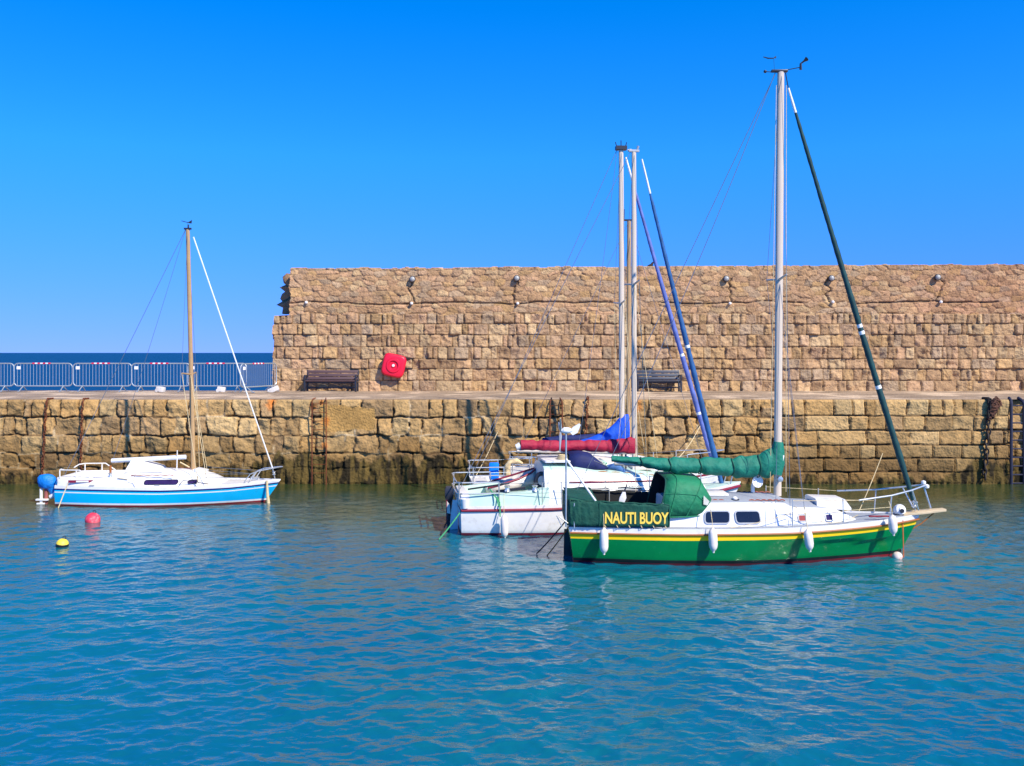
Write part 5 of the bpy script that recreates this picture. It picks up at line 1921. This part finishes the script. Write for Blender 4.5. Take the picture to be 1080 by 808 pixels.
mb.tube([c + Vector((-0.35, -0.01, 0.02)), c + Vector((0.35, 0, 0.0))], 0.022, 8)
mb.tube([c + Vector((-0.22, -0.02, 0.0)), c + Vector((-0.26, -0.02, -0.10))], 0.02, 8)
mb.build('coaming_pad', M_PURP, l.root)
for sg in (-1, 1):
    mb = MB()
    mb.lathe([(0.06, 0), (0.05, 0.03), (0.042, 0.07), (0.06, 0.10), (0.04, 0.12), (0.001, 0.12)], 14, 0, Matrix.Translation((1.55, sg * 0.84, 0.81)))
    mb.build('sheet_winch', M_STEEL, l.root)
mb = MB()
mb.box((5.35, 0, 0.66), (0.16, 0.05, 0.05))
mb.tube([(5.22, 0, 0.70), (5.48, 0, 0.70)], 0.014, 6)
mb.build('bow_cleat', M_STEEL, l.root)
mb = MB()
xx_ = lx(203, -0.75)
mb.tube([(xx_ - 0.32, -0.93, 0.60), (xx_ - 0.22, -0.88, 0.72), (xx_ - 0.02, -0.86, 0.70), (xx_ + 0.12, -0.84, 0.74), (xx_ + 0.2, -0.86, 0.66), (xx_ + 0.48, -0.84, 0.62)], 0.012, 6)
mb.tube([(xx_ + 0.16, -0.78, 0.82), (xx_ + 0.17, -0.86, 0.70), (xx_ + 0.14, -0.87, 0.62)], 0.014, 6)
mb.build('jib_sheet', M_DARKPL, l.root)
mb = MB()
xx_ = lx(143, -0.95)
mb.tube([(xx_ - 0.5, -0.94, 0.80), (xx_ - 0.2, -0.95, 0.76), (xx_ - 0.04, -0.965, 0.74), (xx_, -0.97, 0.58)], 0.012, 6)
mb.build('jib_sheet', M_ROPE, l.root)
mb = MB()
mb.tube([(lx(141, -0.85), -0.83, 0.80), (lx(143, -0.85), -0.60, 0.92), (lx(169, -0.7), -0.58, 0.91)], 0.008, 5)
mb.build('hatch_runner', M_FRAME, lcab)
for x in (1.1, 2.9):
    for sg in (-1, 1):
        mb = MB()
        mb.box((x, sg * 0.98, 0.60), (0.14, 0.03, 0.03))
        mb.build('genoa_track', M_FRAME, l.root)
# plate with a maker's strip (illegible in the photo)
mb = MB()
p0, p1 = l.at(72.5, 513, -0.90), l.at(97.5, 510, -0.93)
mb.box(((p0.x + p1.x) / 2, -0.905, 0.70), (p1.x - p0.x, 0.02, 0.065), 0, Matrix.Rotation(R(3.5), 3, 'Z'))
mb.box(((p0.x + p1.x) / 2 + 0.05, -0.912, 0.70), ((p1.x - p0.x) * 0.5, 0.02, 0.045), 1, Matrix.Rotation(R(3.5), 3, 'Z'))
mb.build('name_strip', [M_MAROON, M_WHITE], l.root, smooth=0)
# outboard motor at the stern
oc = l.at(49.5, 508, -0.35)
mb = MB()
secs = []
for dz, k, dx in ((-0.20, 0.55, 0.06), (-0.14, 0.95, 0.03), (0.0, 1.1, 0), (0.12, 1.0, -0.02), (0.19, 0.7, -0.02), (0.215, 0.25, 0)):
    secs.append([(oc.x + dx + 0.25 * k * math.cos(t_) * (1 + 0.06 * math.sin(3 * t_ + dz * 9) + 0.05 * math.sin(7 * t_ - dz * 22)), oc.y + 0.17 * k * math.sin(t_) * (1 + 0.07 * math.sin(5 * t_ + dz * 15)), oc.z + dz) for t_ in [2 * math.pi * i / 16 for i in range(16)]])
mb.loft(secs)
ob = mb.build('outboard_motor', M_BLUEM, l.root, smooth=70)
mb = MB()
mb.tube([(oc.x + 0.10, oc.y, oc.z - 0.1), (oc.x + 0.16, oc.y, oc.z - 0.34)], [0.14, 0.06], 10)
mb.build('cover_skirt', M_BLUEM, ob, smooth=70)
mb = MB()
mb.tube([(oc.x - 0.02, oc.y, oc.z - 0.15), (oc.x - 0.02, oc.y, oc.z - 0.72)], [0.06, 0.045], 10)
mb.build('motor_leg', mat('faded_red_leg', S(150, 84, 76), 0.6, var=0.2), ob)
mb = MB()
mb.box((oc.x - 0.13, oc.y - 0.06, oc.z - 0.40), (0.07, 0.05, 0.42))
mb.box((oc.x - 0.10, oc.y - 0.06, oc.z - 0.50), (0.34, 0.10, 0.05))
mb.box((oc.x - 0.14, oc.y - 0.06, oc.z - 0.64), (0.22, 0.08, 0.10))
mb.tube([(oc.x + 0.1, oc.y, oc.z - 0.44), (oc.x + 0.27, oc.y, oc.z - 0.34)], [0.07, 0.09], 10)
mb.build('motor_bracket', M_WHITE, ob, bevel=0.008)
# ropes of the blue boat
mb = MB()
mb.tube([l.world(l.at(72, 509, -0.92)), l.world(l.at(66, 524, -1.0)), at(61.5, 536, 26.0)], 0.014, 6)
o = mb.build('mooring_rope', M_ROPE)
tag(o, 'pale rope hanging over the blue boat\'s stern quarter', 'rope', 'mooring ropes of the boats')
mb = MB()
mb.tube([l.world(l.at(281.5, 507, -0.28)), l.world(l.at(282, 520, -0.28)), at(283.5, 534, 26.9)], [0.03, 0.04, 0.05], 8)
o = mb.build('mooring_rope', M_ROPE)
tag(o, 'thick tan rope dropping from the blue boat\'s bow into the water', 'rope', 'mooring ropes of the boats')

# ================================================================== buoys
def buoy(px, py, D, r, m, label, band=None, sq=1.0):
    p = at(px, py, D)
    o = empty('mooring_buoy', (p.x, p.y, 0))
    tag(o, label, 'buoy', 'mooring buoys on the water')
    mb = MB()
    pr = [(r * math.sin(math.pi * i / 14), 0.3 * r - r * sq * math.cos(math.pi * i / 14)) for i in range(15)]
    mb.lathe(pr, 20, 0)
    if band:
        for f, fm in enumerate(mb.f):
            zc = sum(mb.v[i][2] for i in fm) / len(fm)
            if zc < 0.06:
                mb.m[f] = 1
    bo = mb.build('buoy_body', [m, band] if band else m, o, smooth=60)
    bo.rotation_euler = (R(6), R(9), 0)
    mb = MB()
    mb.tube([(0.05 + 0.035 * math.cos(2 * math.pi * i / 10), 0, 0.3 * r + r * sq + 0.02 + 0.035 * math.sin(2 * math.pi * i / 10)) for i in range(10)], 0.009, 6, closed=True)
    mb.build('lifting_eye', M_DIRON, o)
    return o
buoy(97.5, 551, 23.9, 0.185, M_PINK, 'faded red round buoy floating below the blue boat\'s hull')
buoy(65.5, 577, 20.9, 0.135, M_YBUOY, 'small yellow buoy with dark waterline band, lowest left in the water', M_BLACK)
buoy(946, 589, 19.7, 0.105, mat('orange_white_float', (0.74, 0.62, 0.54), 0.5, var=0.2, dirt=S(206, 120, 84), dscale=8, dthr=0.5), 'small pale orange float under the green boat\'s bow')

# ================================================================== quay furniture
def bench(px0, px1, D, mw, label):
    p = at((px0 + px1) / 2, 412, D)
    W = (px1 - px0) * D / F
    o = empty('bench', (p.x, D, QZ))
    tag(o, label, 'bench', 'benches against the harbour wall')
    mb = MB()
    for i in range(4):
        mb.box((0, -0.22 + 0.125 * i, 0.43 - 0.012 * i), (W - 0.1, 0.105, 0.04))
    mb.build('seat', mw, o, bevel=0.006)
    mb = MB()
    for i in range(3):
        mb.box((0, 0.255 + 0.035 * i, 0.52 + 0.13 * i), (W - 0.06, 0.035, 0.11), rot=Matrix.Rotation(R(-14), 3, 'X'))
    mb.build('backrest', mw, o, bevel=0.006)
    for sg in (-1, 1):
        mb = MB()
        x = sg * (W / 2 - 0.03)
        mb.box((x, -0.25, 0.2), (0.07, 0.07, 0.42))
        mb.box((x, 0.25, 0.2), (0.07, 0.07, 0.42))
        mb.box((x, 0.0, 0.385), (0.07, 0.55, 0.06))
        mb.box((x, -0.02, 0.63), (0.07, 0.5, 0.05))
        mb.box((x, -0.25, 0.52), (0.06, 0.06, 0.2))
        mb.box((x, 0.31, 0.62), (0.07, 0.07, 0.44), rot=Matrix.Rotation(R(-14), 3, 'X'))
        mb.build('end_frame', M_DARKPL, o, bevel=0.006)
    mb = MB()
    mb.box((0, 0.0, 0.36), (W - 0.14, 0.05, 0.05))
    mb.box((0, 0.25, 0.15), (W - 0.14, 0.04, 0.05))
    mb.build('rail_bar', M_DARKPL, o)
    return o
bench(322, 377, 37.25, M_BENCHW, 'brown slatted bench against the wall near its broken left end')
bench(671, 718, 37.25, M_BENCHG, 'charcoal slatted bench against the wall behind the rafted masts')

# life ring cabinet
p = at(415.3, 385.5, WY - 0.22)
o = empty('life_ring_cabinet', p)
tag(o, 'tilted red plastic life ring cabinet fixed on the stone wall', 'life ring cabinet')
def sq_ring(r, y, n=40, ex=5.0):
    pts = []
    for i in range(n):
        a = 2 * math.pi * i / n
        ca, sa = math.cos(a), math.sin(a)
        k = (abs(ca) ** ex + abs(sa) ** ex) ** (-1 / ex)
        pts.append(Vector((r * k * ca, y, r * k * sa)))
    return pts
def rnd_ring(r, y, n=40):
    return [Vector((r * math.cos(2 * math.pi * i / n), y, r * math.sin(2 * math.pi * i / n))) for i in range(n)]
RM = Matrix.Rotation(R(13), 3, 'Y')
mb = MB()
secs = [sq_ring(0.40, 0.13), sq_ring(0.45, 0.10), sq_ring(0.455, -0.04), sq_ring(0.42, -0.10), sq_ring(0.385, -0.115), rnd_ring(0.30, -0.115), rnd_ring(0.275, -0.15), rnd_ring(0.20, -0.155), rnd_ring(0.17, -0.105), rnd_ring(0.10, -0.10), rnd_ring(0.08, -0.13), rnd_ring(0.06, -0.135)]
mb.loft([[RM @ q for q in s_] for s_ in secs])
cb_ = mb.build('cabinet_shell', M_LIFE, o, smooth=40)
mb = MB()
mb.loft([[RM @ q for q in s_] for s_ in (rnd_ring(0.058, -0.13, 20), rnd_ring(0.055, -0.145, 20), rnd_ring(0.02, -0.15, 20))])
mb.build('centre_disc', M_WHITE, o)
for zz_ in (0.28, -0.12):
    mb = MB()
    mb.box((0.42, 0.17, zz_), (0.62, 0.03, 0.045))
    mb.build('bracket', M_DIRON, o, bevel=0.004)

# crowd barriers
def make_barrier(W=2.28):
    o = empty('crowd_barrier', (0, 0, QZ))
    H0, H1, rr = 0.22, 1.10, 0.16
    pts = []
    for (cx, cz, a0) in ((W / 2 - rr, H1 - rr, 0), (-W / 2 + rr, H1 - rr, 90), (-W / 2 + rr, H0 + rr, 180), (W / 2 - rr, H0 + rr, 270)):
        for q in range(6):
            a = R(a0 + 18 * q)
            pts.append((cx + rr * math.cos(a), 0, cz + rr * math.sin(a)))
    mb = MB()
    mb.tube(pts, 0.024, 8, closed=True)
    mb.build('frame', M_GALV, o)
    mb = MB()
    mb.tube([(0, 0, H0), (0, 0, H1)], 0.0085, 6)
    b0 = mb.build('bar', M_GALV, o)
    n = 17
    for i in range(n):
        b = b0 if i == 0 else b0.copy()
        if i:
            col.objects.link(b)
            b.parent = o
        b.location.x = lerp(-W / 2 + 0.13, W / 2 - 0.13, i / (n - 1))
    for sg in (-1, 1):
        mb = MB()
        mb.tube([(sg * 0.78, 0, H0), (sg * 0.80, -0.30, 0.02), (sg * 0.80, -0.38, 0.02)], 0.02, 8)
        mb.tube([(sg * 0.78, 0, H0), (sg * 0.80, 0.30, 0.02)], 0.02, 8)
        mb.build('foot', M_GALV, o)
    mb = MB()
    mb.box((-W / 2 + 0.19, -0.022, H1 - 0.17), (0.15, 0.012, 0.12))
    mb.build('plate', M_TAPE_W, o)
    mb = MB()
    k = 7
    for i in range(k):
        mb.tube([(lerp(-0.42, 0.30, i / k), 0, H1), (lerp(-0.42, 0.30, (i + 1) / k), 0, H1)], 0.0275, 8, mi=i % 2)
    mb.build('striped_tape', [M_TAPE_R, M_TAPE_W], o)
    return o
proto = make_barrier()
BD = 37.0
bars_ = [(-16, 0, 'grey crowd barrier cut off by the left edge of the photo'),
         (45, 0, 'grey crowd barrier standing above the left rusty chain of the quay'),
         (108, 0, 'grey crowd barrier directly above the second rusty chain'),
         (170, 0, 'grey crowd barrier left of the blue boat\'s mast with a white block at its foot'),
         (229, 0, 'grey crowd barrier just right of the blue boat\'s mast'),
         (-9.75, -70, 'angled grey crowd barrier ending against the stone wall')]
for i, (px, rz, lab) in enumerate(bars_):
    b = proto if i == 0 else copy_tree(proto)
    b.location = (px if rz else (px - 540) * BD / F, BD + (-0.42 if rz else 0) + rnd.uniform(-0.05, 0.05), QZ + 0.01)
    b.rotation_euler = (0, 0, R(-rz + rnd.uniform(-1.5, 1.5)))
    tag(b, lab, 'crowd barrier', 'crowd barriers along the seaward edge of the quay')
# concrete weights
for px, py, sx, lab in ((169.5, 411, 0.34, 'white concrete block lying left of the blue boat\'s mast under the barriers'), (233.5, 410.5, 0.36, 'white concrete block right of the blue boat\'s mast under the barriers'), (289, 407, 0.44, 'white concrete block tilted against the stone wall corner')):
    mb = MB()
    mb.box((0, 0, 0.11), (sx * 0.85, 0.24, 0.19), rot=Matrix.Rotation(R(8 if px < 280 else -24), 3, 'Y'))
    mb.box((-sx * 0.38, -0.02, 0.06), (sx * 0.3, 0.2, 0.12))
    o = mb.build('concrete_block', M_BLOCK, bevel=0.03)
    o.location = ((px - 540) * 36.5 / F, 36.5, QZ + 0.01)
    o.rotation_euler = (0, 0, R(rnd.uniform(-15, 15)))
    tag(o, lab, 'block', 'white blocks weighing down the barriers')

# wall lamps and cable studs
for i, (px, py) in enumerate(((435, 294.5), (545, 293.5), (766, 294), (877, 293.5), (989, 292.5))):
    p = at(px, py, WY - 0.10)
    o = empty('wall_lamp', p)
    where = ['above and right of the red life ring cabinet', 'left of the white raft\'s masts', 'between the rafted masts and the green boat\'s mast', 'right of the green boat\'s tall mast', 'farthest right on the wall'][i]
    tag(o, 'bulkhead lamp on the stone wall, ' + where, 'wall lamp', 'bulkhead lamps along the stone wall')
    mb = MB()
    M = Matrix.Rotation(R(90), 4, 'X')
    mb.lathe([(0.001, -0.12), (0.10, -0.12), (0.125, -0.06), (0.13, 0.0), (0.12, 0.03), (0.10, 0.035)], 20, 0, M)
    mb.build('housing', M_DARKPL, o, smooth=40)
    mb = MB()
    mb.lathe([(0.105, 0.02), (0.10, 0.05), (0.08, 0.08), (0.04, 0.10), (0.001, 0.105)], 20, 0, M)
    mb.build('globe', M_LAMPG, o, smooth=60)
for i, (px, py) in enumerate(((323, 319), (434, 320), (546, 320), (770, 320), (878.5, 318.5), (992.5, 318.5))):
    p = at(px, py, WY - 0.06)
    where = ['nearest the broken end', 'above the life ring cabinet', 'below the second lamp', 'below the lamp left of the green boat\'s mast', 'below the lamp right of the green boat\'s mast', 'below the farthest right lamp'][i]
    mb = MB()
    mb.lathe([(0.001, -0.08), (0.05, -0.08), (0.062, -0.02), (0.055, 0.03), (0.03, 0.05), (0.001, 0.052)], 14, 0, Matrix.Rotation(R(90), 4, 'X'))
    o = mb.build('wall_stud', M_WHITE, smooth=50)
    o.location = p
    tag(o, 'small white wall fixture, ' + where, 'wall fixture', 'white fixtures along the stone wall')

# chains on the quay face
def chain(px_top, py_top, px_bot, py_bot, label, m, size=0.055, double=False):
    a, b = at(px_top, py_top, QY - 0.10), at(px_bot, py_bot, QY - 0.10)
    Lc = (a - b).length
    n = int(Lc / (size * 1.45))
    mb = MB()
    for i in range(n):
        c = a.lerp(b, i / n) + Vector((0.02 * math.sin(i * 1.3), -0.02 * abs(math.sin(i * 0.7)), 0))
        flip = i % 2
        pts = []
        for q in range(10):
            t_ = 2 * math.pi * q / 10
            u, v = math.cos(t_) * size * 0.55, math.sin(t_) * size
            pts.append(c + (Vector((u, 0, v)) if not flip else Vector((0.35 * u, u * 0.9, v))))
        mb.tube(pts, size * 0.27, 5, closed=True)
    # shackle over the edge
    pe = Vector((a.x, QY + 0.35, QZ + 0.03))
    mb.tube([pe, Vector((a.x, QY - 0.02, QZ + 0.04)), a], size * 0.5, 6)
    o = mb.build('iron_chain', m, smooth=50)
    tag(o, label, 'chain', 'old chains hanging down the quay face')
    return o
chain(49, 425, 44.5, 503, 'rusty chain on the quay face nearest the left edge, behind the outboard motor', M_RUST)
chain(87, 426, 85, 497, 'rusty chain on the quay face above the blue boat\'s stern', M_RUST)
chain(620, 420, 617, 466, 'rusty chain on the quay face above the crimson boom', M_RUST, 0.058)
chain(1044, 424, 1038, 508, 'thick dark chain on the quay face left of the recessed ladder', M_DIRON, 0.11)
# seaweed and rust clump over the thick chain
p = at(1047, 428, QY - 0.1)
mb = MB()
rb_ = random.Random(4)
pts_ = []
for k in range(90):
    t_ = k / 89
    rad = 0.19 * (1 - 0.55 * t_)
    pts_.append(p + Vector((0.10 - 0.20 * t_ + rad * math.cos(k * 0.83) * rb_.uniform(0.6, 1.1), -0.02 + 0.06 * math.sin(k * 1.7) - 0.05 * rb_.random(), 0.14 - 0.55 * t_ + rad * math.sin(k * 0.83) * rb_.uniform(0.5, 1.0))))
mb.tube(pts_, 0.034, 6)
o = mb.build('rope_bundle', mat('old_brown_rope', S(84, 54, 40), 0.95, var=0.35, vscale=8, bump=0.05, bscale=14), smooth=70)
tag(o, 'brown tangle of old rope at the head of the thick chain', 'rope bundle')

# ladders
def ladder(pxl, pxr, ptop, pbot, D, m, label, r=0.035, arch=True):
    a, b = at(pxl, ptop, D), at(pxr, ptop, D)
    zb = max(-0.3, at(0, pbot, D).z)
    o = empty('quay_ladder', (a.x, D, 0))
    tag(o, label, 'ladder', 'iron ladders fixed to the quay face')
    W = b.x - a.x
    for x in (0, W):
        mb = MB()
        top_ = [(x, 0, zb), (x, 0, a.z - 0.05), (x + (0.02 if x == 0 else -0.02), 0.05, a.z + 0.03), (x + (0.06 if x == 0 else -0.06), 0.25, QZ + 0.05)]
        mb.tube(top_, r, 8)
        mb.build('stile', m, o)
    k = int((a.z - zb) / 0.28)
    r0 = None
    for i in range(k):
        if r0 is None:
            mb = MB()
            mb.tube([(0, 0, 0), (W, 0, 0)], r * 0.5, 6)
            r0 = mb.build('rung', m, o)
            rg_ = r0
        else:
            rg_ = r0.copy()
            col.objects.link(rg_)
            rg_.parent = o
        rg_.location.z = a.z - 0.12 - 0.28 * i
    return o
ladder(329, 344, 422, 512, QY - 0.12, M_RUST, 'rusty iron ladder on the quay below the brown bench', 0.019)
ladder(580, 593, 424, 512, QY - 0.12, M_RUST, 'rusty iron ladder on the quay behind the crimson boom', 0.024)
ladder(1066.5, 1080, 424, 516, QY - 0.02, M_RECSHADE, 'iron ladder with shade painted dark blue on it, in a recess at the far right of the quay', 0.05)

# mooring lines to the quay
def rope(p, q, drop, r, m, label):
    mb = MB()
    mb.tube(sag(p, q, drop, 14), r, 6)
    o = mb.build('mooring_rope', m)
    tag(o, label, 'rope', 'mooring ropes of the boats')
rope(at(525, 455, QY - 0.05), b_.world((0.15, 0.4, 0.9)), 0.05, 0.012, M_ROPE, 'thin pale rope from the quay down to the raft\'s stern')
rope(at(740, 446, QY - 0.05), b_.world((5.4, 0.55, 1.0)), 0.25, 0.013, M_ROPE, 'slack pale rope from the quay to the raft, below the furled blue headsails')

# bird on the coping
p = at(685, 282.5, WY + 0.3)
o = empty('bird', (p.x, p.y, p.z - 0.12))
tag(o, 'small dark bird perched on top of the stone wall right of the rafted masts', 'bird')
mb = MB()
mb.tube([(-0.20, 0, 0.10), (-0.12, 0, 0.13), (-0.03, 0, 0.16), (0.06, 0, 0.20), (0.10, 0, 0.26), (0.12, 0, 0.31), (0.15, 0, 0.33), (0.20, 0, 0.325)], [0.012, 0.035, 0.075, 0.08, 0.055, 0.045, 0.04, 0.006], 10)
mb.tube([(0.0, 0.02, 0.12), (0.0, 0.02, -0.02)], 0.01, 5)
mb.tube([(0.0, -0.02, 0.12), (0.0, -0.02, -0.02)], 0.01, 5)
mb.build('bird_body', M_DIRON, o, smooth=70)
